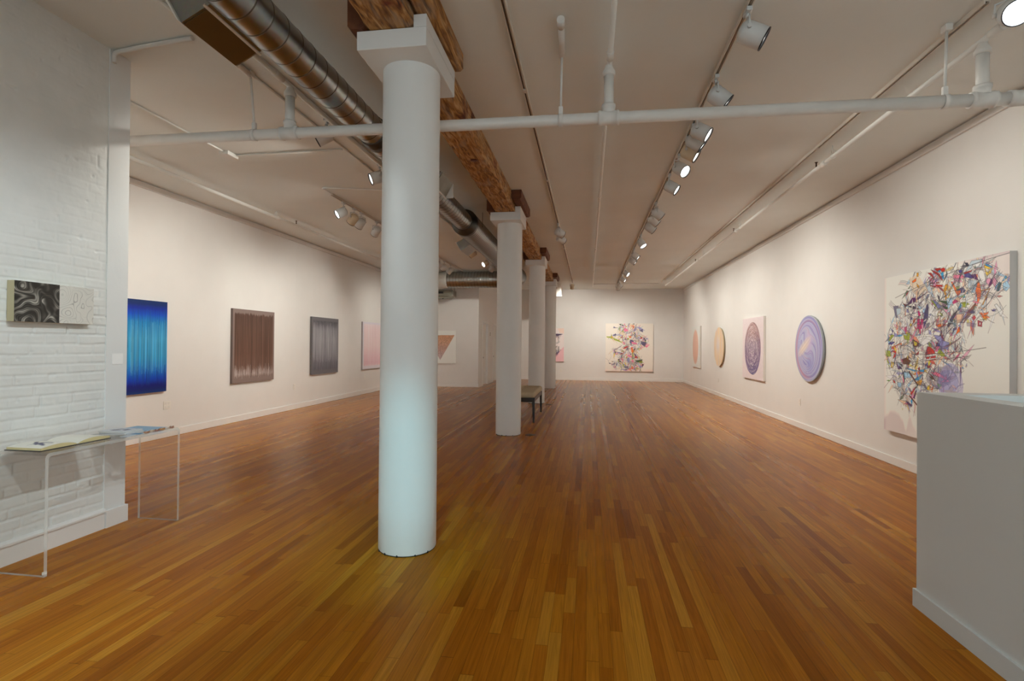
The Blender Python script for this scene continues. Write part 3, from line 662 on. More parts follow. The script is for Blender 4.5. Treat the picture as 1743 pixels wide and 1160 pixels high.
# ------------------------------------------------------------------ bench
t = thing('bench', 'long backless bench with beige seat and dark legs behind the second column', 'bench', (-1.20, 9.79, 0))
b = NB(); box(b, -.285, .285, -.74, .74, .425, .53, bev=.045, segs=5)
for v in b.verts:
    if v.co.z > .5: v.co.z += .012*(1-(v.co.x/.285)**2)
for f in b.faces: f.smooth = True
obj('seat_cushion', b, 'fabric', t)
b = NB(); box(b, -.27, .27, -.72, .72, .355, .43, bev=.004); obj('apron', b, 'legwood', t)
for sx in (-1, 1):
    for sy in (-1, 1):
        b = NB(); x, y = sx*.255, sy*.705
        A = [bm_ for bm_ in ((-.024, -.024), (.024, -.024), (.024, .024), (-.024, .024))]
        lo = [b.verts.new((x+a*.62+sx*.008, y+c*.62+sy*.008, 0)) for a, c in A]; hi = [b.verts.new((x+a, y+c, .43)) for a, c in A]
        b.faces.new(lo[::-1]); b.faces.new(hi)
        for i in range(4): b.faces.new((lo[i], lo[(i+1) % 4], hi[(i+1) % 4], hi[i]))
        obj('leg', b, 'legwood', t)

# ------------------------------------------------------------------ reception counter (L of half walls)
KX, KY, KZ, KT = 1.728, 3.045, 1.135, .13
t = thing('reception_counter', 'pale grey half-height reception counter at the right edge', 'counter', (KX, KY, 0))
XQ = XR-KX-.003
b = NB(); prism(b, [(0, 0), (XQ, 0), (XQ, -KT), (KT, -KT), (KT, -2.9), (0, -2.9)], 'z', 0, KZ-.0)
obj('counter_body', b, 'counter', t)
b = NB(); prism(b, [(-.012, 0.012), (XR-KX-.017, .012), (XR-KX-.017, 0), (0, 0), (0, -2.9), (-.012, -2.9)], 'z', 0, .092); obj('baseboard', b, 'counter', t)
b = NB(); prism(b, [(KT, -KT), (XQ, -KT), (XQ, -.6), (.62, -.6), (.62, -2.6), (KT, -2.6)], 'z', .73, .76); obj('desk_top', b, 'counter', t)

# ------------------------------------------------------------------ acrylic console table
TX0, TX1, TY0, TY1, TZ, TT = -3.435, -3.098, 2.585, 3.585, .712, .019
t = thing('acrylic_table', 'clear acrylic waterfall table against the brick wall', 'table', ((TX0+TX1)/2, (TY0+TY1)/2, 0)); O = Vector(t.location)
def waterfall(yoff, n=6, r=.03):
    # outline in (y,z), outer then inner
    def side(r_, d):
        out = [(TY0+d, 0)]
        for i in range(n+1):
            a = PI-(PI/2)*i/n; out.append((TY0+d+r_+r_*math.cos(a), TZ-d-r_+r_*math.sin(a)))
        for i in range(n+1):
            a = PI/2-(PI/2)*i/n; out.append((TY1-d-r_+r_*math.cos(a), TZ-d-r_+r_*math.sin(a)))
        out.append((TY1-d, 0)); return out
    return side(r, 0), side(r-TT*.6, TT)
OUT, INN = waterfall(0)
b = NB()
for L in (OUT, INN):
    A = [b.verts.new((TX0-O.x, y-O.y, z)) for y, z in L]; B = [b.verts.new((TX1-O.x, y-O.y, z)) for y, z in L]
    for i in range(len(L)-1): b.faces.new((A[i], A[i+1], B[i+1], B[i])).smooth = True
obj('table_sheet', b, 'acrylic', t)
b = NB()
for x in (TX0, TX1):
    A = [b.verts.new((x-O.x, y-O.y, z)) for y, z in OUT]; B = [b.verts.new((x-O.x, y-O.y, z)) for y, z in INN]
    for i in range(len(OUT)-1): b.faces.new((A[i], A[i+1], B[i+1], B[i]))
for y0, y1 in ((TY0, TY0+TT), (TY1-TT, TY1)):
    b.faces.new([b.verts.new((x-O.x, y-O.y, .0005)) for x, y in ((TX0, y0), (TX1, y0), (TX1, y1), (TX0, y1))])
obj('polished_edge', b, 'aedge', t)
b = NB(); cyl(b, (TX1-.03-O.x, TY0+.01-O.y+.02, .001), (TX1-.03-O.x, TY0+.03-O.y, .016), .012, n=12); obj('foot_bumper', b, 'plate', t)

# ------------------------------------------------------------------ painting tools: colours are rastered onto a fine grid of points
def L3(c): return np.array(s2l(c))
AL = 1.18
class Canvas:
    def __init__(s, w, h, nx, bg):
        s.w, s.h = w, h; s.nx = nx; s.ny = max(2, int(nx*h/w)); s.a = np.ones((s.ny, s.nx, 3))*L3(bg)
        s.U, s.V = np.meshgrid(np.linspace(0, 1, s.nx), np.linspace(0, 1, s.ny))   # V from top
    def poly(s, pts, c, alpha=1.0):
        p = np.array(pts, float); x0, y0 = p.min(0); x1, y1 = p.max(0)
        i0, i1 = max(0, int(x0*(s.nx-1))), min(s.nx, int(x1*(s.nx-1))+2); j0, j1 = max(0, int(y0*(s.ny-1))), min(s.ny, int(y1*(s.ny-1))+2)
        if i0 >= i1 or j0 >= j1: return
        U, V = s.U[j0:j1, i0:i1], s.V[j0:j1, i0:i1]; ins = np.zeros(U.shape, bool); n = len(p)
        for k in range(n):
            xa, ya = p[k]; xb, yb = p[(k+1) % n]
            if ya == yb: continue
            c_ = ((ya > V) != (yb > V)) & (U < (xb-xa)*(V-ya)/(yb-ya)+xa); ins ^= c_
        col = L3(c) if max(c) > 1.001 else np.array(c)
        s.a[j0:j1, i0:i1][ins] = s.a[j0:j1, i0:i1][ins]*(1-alpha)+col*alpha
    def line(s, pts, wd, c, alpha=1.0):
        asp = s.h/s.w; col = L3(c)
        for (xa, ya), (xb, yb) in zip(pts, pts[1:]):
            m = wd*1.5+1.5/s.nx
            i0, i1 = max(0, int((min(xa, xb)-m)*(s.nx-1))), min(s.nx, int((max(xa, xb)+m)*(s.nx-1))+2)
            j0, j1 = max(0, int((min(ya, yb)-m/asp)*(s.ny-1))), min(s.ny, int((max(ya, yb)+m/asp)*(s.ny-1))+2)
            if i0 >= i1 or j0 >= j1: continue
            X = s.U[j0:j1, i0:i1]-xa; Y = (s.V[j0:j1, i0:i1]-ya)*asp; dx, dy = xb-xa, (yb-ya)*asp; q = dx*dx+dy*dy+1e-12
            tt = np.clip((X*dx+Y*dy)/q, 0, 1); d = np.hypot(X-tt*dx, Y-tt*dy); cov = np.clip((wd/2-d)*s.nx+.5, 0, 1)*alpha*min(1, wd*s.nx*1.2)
            s.a[j0:j1, i0:i1] = s.a[j0:j1, i0:i1]*(1-cov[..., None])+col*cov[..., None]
    def curve(s, p0, p1, p2, wd, c, alpha=1, n=10):
        P = [((1-t)**2*p0[0]+2*t*(1-t)*p1[0]+t*t*p2[0], (1-t)**2*p0[1]+2*t*(1-t)*p1[1]+t*t*p2[1]) for t in np.linspace(0, 1, n)]; s.line(P, wd, c, alpha)
def hang(name, label, cat, cv, origin, right, normal, depth=.04, group=None, side='plate', m='paint'):
    """origin: centre on the wall; right: unit vector of the picture's right; normal: out of the wall"""
    t = thing(name, label, cat, origin, 0, group); r = Vector(right); n = Vector(normal); w, h = cv.w, cv.h
    b = NB(); vs = []
    for s, off in ((1, .0006), (1, depth)):
        for a, c in ((-1, -1), (1, -1), (1, 1), (-1, 1)): vs.append(b.verts.new(r*(a*w/2)+Vector((0, 0, c*h/2))+n*off))
    for q in ((0,1,2,3), (4,5,6,7), (0,1,5,4), (1,2,6,5), (2,3,7,6), (3,0,4,7)): b.faces.new([vs[i] for i in q])
    obj('canvas', b, side, t)
    U = (cv.U-.5)*w; V = (.5-cv.V)*h; P = np.zeros((*U.shape, 3))
    for k in range(3): P[..., k] = r[k]*U+n[k]*(depth+.0008)
    P[..., 2] += V
    grid_mesh('painted_surface', P, np.clip(cv.a*AL, 0, .93), m, t)
    return t
LR = ((0, 1, 0), (1, 0, 0))       # left wall: picture-right is +Y, normal +X
RR = ((0, -1, 0), (-1, 0, 0))     # right wall
BR = ((1, 0, 0), (0, -1, 0))      # back wall
def ramp(v, stops):
    xs = [s[0] for s in stops]; cs = np.array([L3(s[1]) for s in stops]); return np.stack([np.interp(v, xs, cs[:, k]) for k in range(3)], -1)
def streak(cv, seed, freq, octv=3):
    return vnoise((cv.ny, cv.nx), (2, freq), seed, octv, .65)
def drips(cv, rs, n, col, v0, v1, w, a, u0=.01, u1=.99):
    for _ in range(n):
        u = rs.uniform(u0, u1); ya = v0+abs(rs.gauss(0, .05)); yb = v1-abs(rs.gauss(0, .06)); k = rs.uniform(.35, 1)
        if rs.random() < .35: ya = rs.uniform(v0, v1-.2)
        cv.line([(u, ya), (u+rs.uniform(-.002, .002), yb)], w*rs.uniform(.5, 1.3), col, a*k)
# blue
c = Canvas(.70, 1.26, 380, (10, 40, 120))
s1 = streak(c, 1, 150); s2 = streak(c, 2, 30); Vj = np.clip(c.V+(s2-.5)*.07*np.sin(PI*c.V), 0, 1)
c.a = ramp(Vj, [(0, (12, 45, 95)), (.045, (10, 40, 105)), (.09, (8, 40, 150)), (.15, (5, 75, 190)), (.24, (30, 130, 190)), (.42, (60, 155, 200)), (.62, (40, 145, 195)), (.76, (20, 110, 195)), (.85, (0, 55, 175)), (.91, (8, 15, 110)), (.96, (10, 30, 100)), (1, (12, 50, 110))])
k = np.clip(np.sin(PI*np.clip((c.V-.04)/.9, 0, 1)), 0, 1)[..., None]
s3 = streak(c, 77, 75, 2); c.a *= (1+((s1-.5)*1.5+(s2-.5)*.4)[..., None]*k)*(1-.38*np.clip((s3-.62)*7, 0, 1)[..., None]*k)
rq = random.Random(2); drips(c, rq, 130, (15, 70, 125), .08, .93, .006, .55); drips(c, rq, 90, (120, 190, 220), .2, .8, .006, .4); drips(c, rq, 50, (8, 30, 120), .7, .95, .007, .6)
hang('striped_painting', 'tall blue painting of vertical drips, nearest on the left wall', 'painting', c, (XL, 6.237, 1.293), *LR, .042, 'vertical drip paintings on the left wall', mat('blue_edge', L3((15, 40, 110)), .5))
# brown
c = Canvas(1.165, 1.27, 330, (120, 100, 92)); s1 = streak(c, 3, 120); s2 = streak(c, 4, 40); jag = streak(c, 5, 75, 2)
inner = ((c.U > .035) & (c.U < .97) & (c.V > .055) & (c.V < .925))
a = ramp(c.V+(s2-.5)*.06, [(0, (100, 75, 65)), (.1, (84, 60, 50)), (.3, (92, 66, 54)), (.6, (98, 70, 58)), (.8, (112, 84, 72)), (.9, (130, 108, 100)), (1, (140, 120, 112))])
a *= 1+((s1-.5)*1.3)[..., None]
wt = np.clip((c.V-.80-(jag-.5)*.22)/.06, 0, 1)*np.clip((.925-(s1-.5)*.09-c.V)/.03, 0, 1)*np.clip((s1-.33)*3.2, 0, 1)
a = a*(1-wt[..., None]*.75)+L3((196, 182, 178))*wt[..., None]*.75
edge = np.clip((c.V-.05-(jag-.5)*.05)/.02, 0, 1)*np.clip((.935-(s1-.5)*.05-c.V)/.02, 0, 1)*np.clip((c.U-.03)/.015, 0, 1)*np.clip((.975-c.U)/.015, 0, 1)
c.a = L3((128, 110, 104))*(1-edge[..., None])+a*edge[..., None]
drips(c, rq, 150, (62, 42, 34), .05, .92, .005, .5, .04, .965); drips(c, rq, 90, (128, 98, 86), .06, .9, .004, .4, .04, .965); drips(c, rq, 90, (204, 192, 188), .82, .95, .004, .6, .04, .965)
hang('striped_painting', 'brown painting of vertical drips on the left wall', 'painting', c, (XL, 8.547, 1.30), *LR, .042, 'vertical drip paintings on the left wall', mat('brown_edge', L3((110, 95, 90)), .6))
# grey
c = Canvas(1.20, 1.265, 300, (105, 103, 108)); s1 = streak(c, 6, 110); s2 = streak(c, 7, 36); jag = streak(c, 8, 60, 2)
a = ramp(c.V+(s2-.5)*.12, [(0, (110, 108, 112)), (.06, (84, 82, 88)), (.12, (92, 90, 96)), (.22, (138, 137, 142)), (.4, (150, 149, 154)), (.6, (140, 139, 145)), (.78, (116, 114, 121)), (.9, (100, 98, 106)), (1, (96, 94, 100))])
a *= 1+((s1-.5)*1.1+(s2-.5)*.5)[..., None]
edge = np.clip((c.V-.045)/.03, 0, 1)*np.clip((.95-c.V)/.04, 0, 1)*np.clip((c.U-.03)/.02, 0, 1)*np.clip((.975-c.U)/.02, 0, 1)
c.a = L3((106, 103, 107))*(1-edge[..., None])+a*edge[..., None]
drips(c, rq, 150, (84, 82, 90), .05, .93, .005, .5, .04, .965); drips(c, rq, 120, (182, 181, 186), .08, .8, .004, .5, .04, .965)
hang('striped_painting', 'grey painting of vertical drips on the left wall', 'painting', c, (XL, 11.092, 1.30), *LR, .042, 'vertical drip paintings on the left wall', mat('grey_edge', L3((105, 103, 104)), .6))
# pink
c = Canvas(1.75, 1.27, 300, (215, 200, 210)); s1 = streak(c, 9, 120); s2 = streak(c, 10, 40)
a = ramp(c.V+(s2-.5)*.1, [(0, (222, 208, 212)), (.15, (226, 204, 206)), (.5, (228, 205, 206)), (.75, (226, 190, 198)), (.88, (222, 184, 194)), (.95, (226, 205, 208)), (1, (226, 210, 212))]); a *= 1+((s1-.5)*.22)[..., None]
edge = np.clip((c.V-.03)/.02, 0, 1)*np.clip((.95-c.V)/.03, 0, 1)*np.clip((c.U-.03)/.02, 0, 1)*np.clip((.97-c.U)/.02, 0, 1)
c.a = L3((214, 206, 214))*(1-edge[..., None])+a*edge[..., None]
drips(c, rq, 120, (216, 176, 184), .05, .93, .004, .4, .04, .965); drips(c, rq, 90, (236, 224, 224), .05, .9, .004, .5, .04, .965)
hang('striped_painting', 'pale pink painting of vertical drips, cut off by the first column', 'painting', c, (XL, 13.93, 1.30), *LR, .042, 'vertical drip paintings on the left wall', mat('pink_edge', L3((175, 165, 168)), .6))
# triangle
c = Canvas(1.02, 1.04, 240, (226, 227, 222)); n1 = vnoise((c.ny, c.nx), (30, 60), 12, 3, .7)
tri = [(.05, .145), (.955, .135), (.50, .90)]
c.poly(tri, (196, 142, 112)); rs = random.Random(4)
m_ = np.abs(c.a[..., 0]-L3((196, 142, 112))[0]) < 1e-6
fade = ramp(c.V, [(0, (196, 146, 112)), (.35, (194, 152, 126)), (.6, (186, 152, 142)), (.9, (196, 180, 182))]); fade *= (.6+.8*n1)[..., None]
c.a[m_] = fade[m_]
hang('triangle_painting', 'white painting with an orange-brown downward triangle on rear left wall', 'painting', c, (-4.66, YN, 1.262), *BR, .04)

# small marbled panel on the brick wall: left half black marbling, right half fine pencil swirls
c = Canvas(.51, .25, 380, (215, 213, 205)); sh = (c.ny, c.nx)
def sines(x, y, seed, f):
    rs = np.random.RandomState(seed); o = 0
    for i in range(7):
        a, b_, p = rs.uniform(-f, f), rs.uniform(-f, f), rs.uniform(0, 6.3); o = o+np.sin(a*x+b_*y+p)
    return o/3.2
xx, yy = c.U*3.9, c.V*1.9
q1, q2 = sines(xx, yy, 41, 5), sines(xx, yy, 42, 5); r1, r2 = sines(xx+.16*q1, yy+.16*q2, 43, 7), sines(xx+.16*q1, yy+.16*q2, 44, 7)
ff = sines(xx+.14*r1, yy+.14*r2, 45, 5)
mar = np.clip(.5+.36*np.sin(ff*9+q1*3)+.22*np.sin(ff*31+r1*3), 0, 1)**2.4*1.25*np.clip(.55+.6*sines(xx, yy, 46, 9), .12, 1)
dark = L3((30, 29, 25))*(1-mar[..., None])+L3((158, 155, 146))*mar[..., None]
ln = np.clip(1-np.abs(np.sin(ff*7+q2*2))/.32, 0, 1)*np.clip(.6+.5*sines(xx, yy, 47, 6), .3, 1)
ln = np.clip(ln+.6*np.clip(1-np.abs(np.sin(ff*19+r2*2))/.3, 0, 1)*np.clip(.4+.6*sines(xx, yy, 48, 5), 0, 1), 0, 1)
light = L3((206, 204, 196))*(1-.7*ln[..., None])+L3((104, 102, 98))*.7*ln[..., None]
c.a = np.where((c.U < .535)[..., None], dark, light)
t = hang('marbled_panel', 'small black and white marbled wood panel on the brick wall', 'painting', c, (XB-.004, 2.925, 1.608), *LR, .052, None, mat('birch_edge', L3((196, 186, 150)), .5), 'resin')

# round paintings
def tondo(label, y, z, rad, fn, sidecol, seed, tilt=0):
    t = thing('round_painting', label, 'painting', (XR, y, z), 0, 'round paintings on the right wall')
    b = NB(); lathe(b, (0, 0, 0), (-1, 0, 0), [(.0006, 0), (.0006, rad-.02), (.030, rad-.002), (.042, rad), (.045, rad-.002), (.045, 0)], 96); obj('round_panel', b, mat('tondo_edge', L3(sidecol), .45), t)
    nr, na = 110, 360; R = np.linspace(0.0005, 1, nr)[:, None]; A = np.linspace(0, 2*PI, na)[None, :]
    px, py = R*np.cos(A), R*np.sin(A)                       # px to picture right (-Y), py up
    col = fn(px, py); P = np.stack([np.full(px.shape, -.0462), -px*(rad-.003), py*(rad-.003)], -1)
    grid_mesh('painted_surface', P, np.clip(col*AL, 0, .93), 'resin', t)
def fnoise(x, y, seed, f):
    rs = np.random.RandomState(seed); o = 0
    for i in range(6):
        a, b_, p, q = rs.uniform(-f, f), rs.uniform(-f, f), rs.uniform(0, 6.3), rs.uniform(.5, 1); o = o+q*np.sin(a*x+b_*y+p)
    return o/3.5
def swirl_blue(x, y):
    # strands hug the rim and twist into a fold in the middle
    n1 = fnoise(x, y, 1, 2.4); n2 = fnoise(x, y, 2, 3.0); r = np.hypot(x, y); a = np.arctan2(y, x)
    a2 = a-2.6*(1-r)**1.2+.35*n1; X = r*np.cos(a2)+.10*n2; s = np.clip((r-.50)/.38, 0, 1); s = s*s*(3-2*s)
    ph = (1-s)*(X*5.5+1.1*n1)+s*(np.hypot(x+.06*n2, y)*8+.5*n2)
    rs = np.random.RandomState(8); k1 = rs.rand(400); k2 = rs.rand(400)
    def lut(p, kk): i = np.floor(p).astype(int); f = p-i; f = f*f*(3-2*f); return kk[i % 400]*(1-f)+kk[(i+1) % 400]*f
    v = np.clip(.62*lut(ph*1.9+40, k1)+.38*lut(ph*7+60, k2), 0, 1)
    col = ramp(v, [(0, (112, 108, 166)), (.22, (132, 130, 186)), (.38, (164, 152, 196)), (.5, (178, 182, 206)), (.62, (170, 176, 204)), (.74, (176, 146, 180)), (.86, (190, 186, 206)), (1, (146, 156, 194))])
    col = col*(.93+.12*lut(ph*19+90, k1)[..., None])
    # soft lilac centre
    k = np.clip(1.5-np.hypot((x-.05)/.36, (y-.18)/.42)*1.5, 0, 1)[..., None]*.8; col = col*(1-k)+L3((192, 174, 206))*k
    # cream feather towards the left
    u = (x+.30)*.85+(y-.05)*.5; v2 = -(x+.30)*.5+(y-.05)*.85
    k = np.clip(1.25-np.hypot(u/.46, v2/.15), 0, 1)[..., None]**.6; cream = L3((222, 204, 192))*(.95+.07*np.sin(v2*60))[..., None]; col = col*(1-k)+cream*k
    # blue wash below right
    k = np.clip(1.3-np.hypot((x-.12)/.34, (y+.45)/.36)*1.3, 0, 1)[..., None]*.55; col = col*(1-k)+L3((118, 124, 196))*k
    # red rim lower left and top
    r = np.hypot(x, y); a = np.arctan2(y, x)
    k = (np.clip(1-np.abs(r-.88)/.08, 0, 1)*np.clip(np.cos(a-3.5)*1.6, 0, 1))[..., None]*.75; col = col*(1-k)+L3((196, 128, 140))*k
    k = (np.clip(1-np.abs(r-.84)/.05, 0, 1)*np.clip(np.cos(a-1.3)*1.5, 0, 1))[..., None]*.6; col = col*(1-k)+L3((160, 104, 140))*k
    k = np.clip((r-.95)/.04, 0, 1)[..., None]*.7; return col*(1-k)+L3((176, 184, 190))*k
def swirl_cream(x, y):
    wx = x+.15*fnoise(x, y, 11, 4); ph = wx*8+1.2*fnoise(x, y, 13, 3)+y*1.2; v = (ph/(2*PI)) % 1
    col = ramp(v, [(0, (222, 190, 142)), (.3, (214, 196, 178)), (.5, (224, 186, 130)), (.75, (210, 190, 176)), (1, (222, 190, 142))])
    k = np.clip(1.2-np.hypot((x+.15)/.4, (y-.1)/.5), 0, 1)[..., None]*.8; return col*(1-k)+L3((206, 196, 198))*k
tondo('large round painting of swirling lilac and blue on the right wall', 8.955, 1.342, .533, swirl_blue, (165, 172, 176), 1)
tondo('farther round painting of cream and ochre swirls on the right wall', 14.75, 1.347, .53, swirl_cream, (190, 175, 145), 2)
# oval of fine purple lines
c = Canvas(1.42, 1.32, 330, (216, 198, 202)); c.a = np.ones_like(c.a)*L3((218, 204, 206))*(.95+.08*vnoise((c.ny, c.nx), (40, 40), 51, 2))[..., None]
X = (c.U-.50)/.39; Y = (c.V-.50)/.43; r = np.hypot(X, Y)
base_ = ramp(c.V+.1*(vnoise((c.ny, c.nx), (5, 5), 63, 2)-.5), [(.05, (196, 160, 160)), (.25, (176, 132, 130)), (.42, (128, 102, 134)), (.65, (118, 84, 128)), (.85, (98, 84, 140)), (1, (130, 112, 156))])
base_lin = base_; k = np.clip((1-r)/.03, 0, 1)*.30; c.a = c.a*(1-k[..., None])+base_*k[..., None]
rs = random.Random(9)
for _ in range(620):
    a0 = rs.uniform(0, 6.28); rad_ = rs.uniform(.03, .97)**.6; sp = rs.uniform(.5, 1.6); ex, ey = rs.uniform(-.75, .75)*(1-rad_), rs.uniform(-.8, .8)*(1-rad_); sp *= .8
    pts = []
    for q in range(9):
        a = a0+sp*q/8; pts.append((.50+.39*(rad_*math.cos(a)+ex), .50+.43*(rad_*math.sin(a)-ey)))
    y_ = min(max(pts[4][1], 0), .999); cc_ = base_lin[int(y_*c.ny), c.nx//2]
    rgb = tuple(255*(12.92*v if v <= .0031308 else 1.055*v**(1/2.4)-.055) for v in cc_); m_ = rs.uniform(.72, 1.02)
    c.line(pts, rs.uniform(.0035, .007), tuple(v*m_ for v in rgb), rs.uniform(.5, .9))
hang('oval_painting', 'pink painting with a dense purple oval between the two round paintings', 'painting', c, (XR, 11.83, 1.325), *RR, .045, 'square paintings with a central oval on the right wall')
c = Canvas(1.30, 1.33, 240, (214, 214, 210)); X = (c.U-.46)/.36; Y = (c.V-.5)/.44; r = np.hypot(X, Y)
k = np.clip((1.02-r)/.14, 0, 1)*(.86+.14*np.sin(c.V*300)); c.a = c.a*(1-k[..., None])+L3((218, 170, 148))*k[..., None]
hang('oval_painting', 'white painting with a soft peach oval, farthest on the right wall', 'painting', c, (XR, 17.79, 1.332), *RR, .045, 'square paintings with a central oval on the right wall')
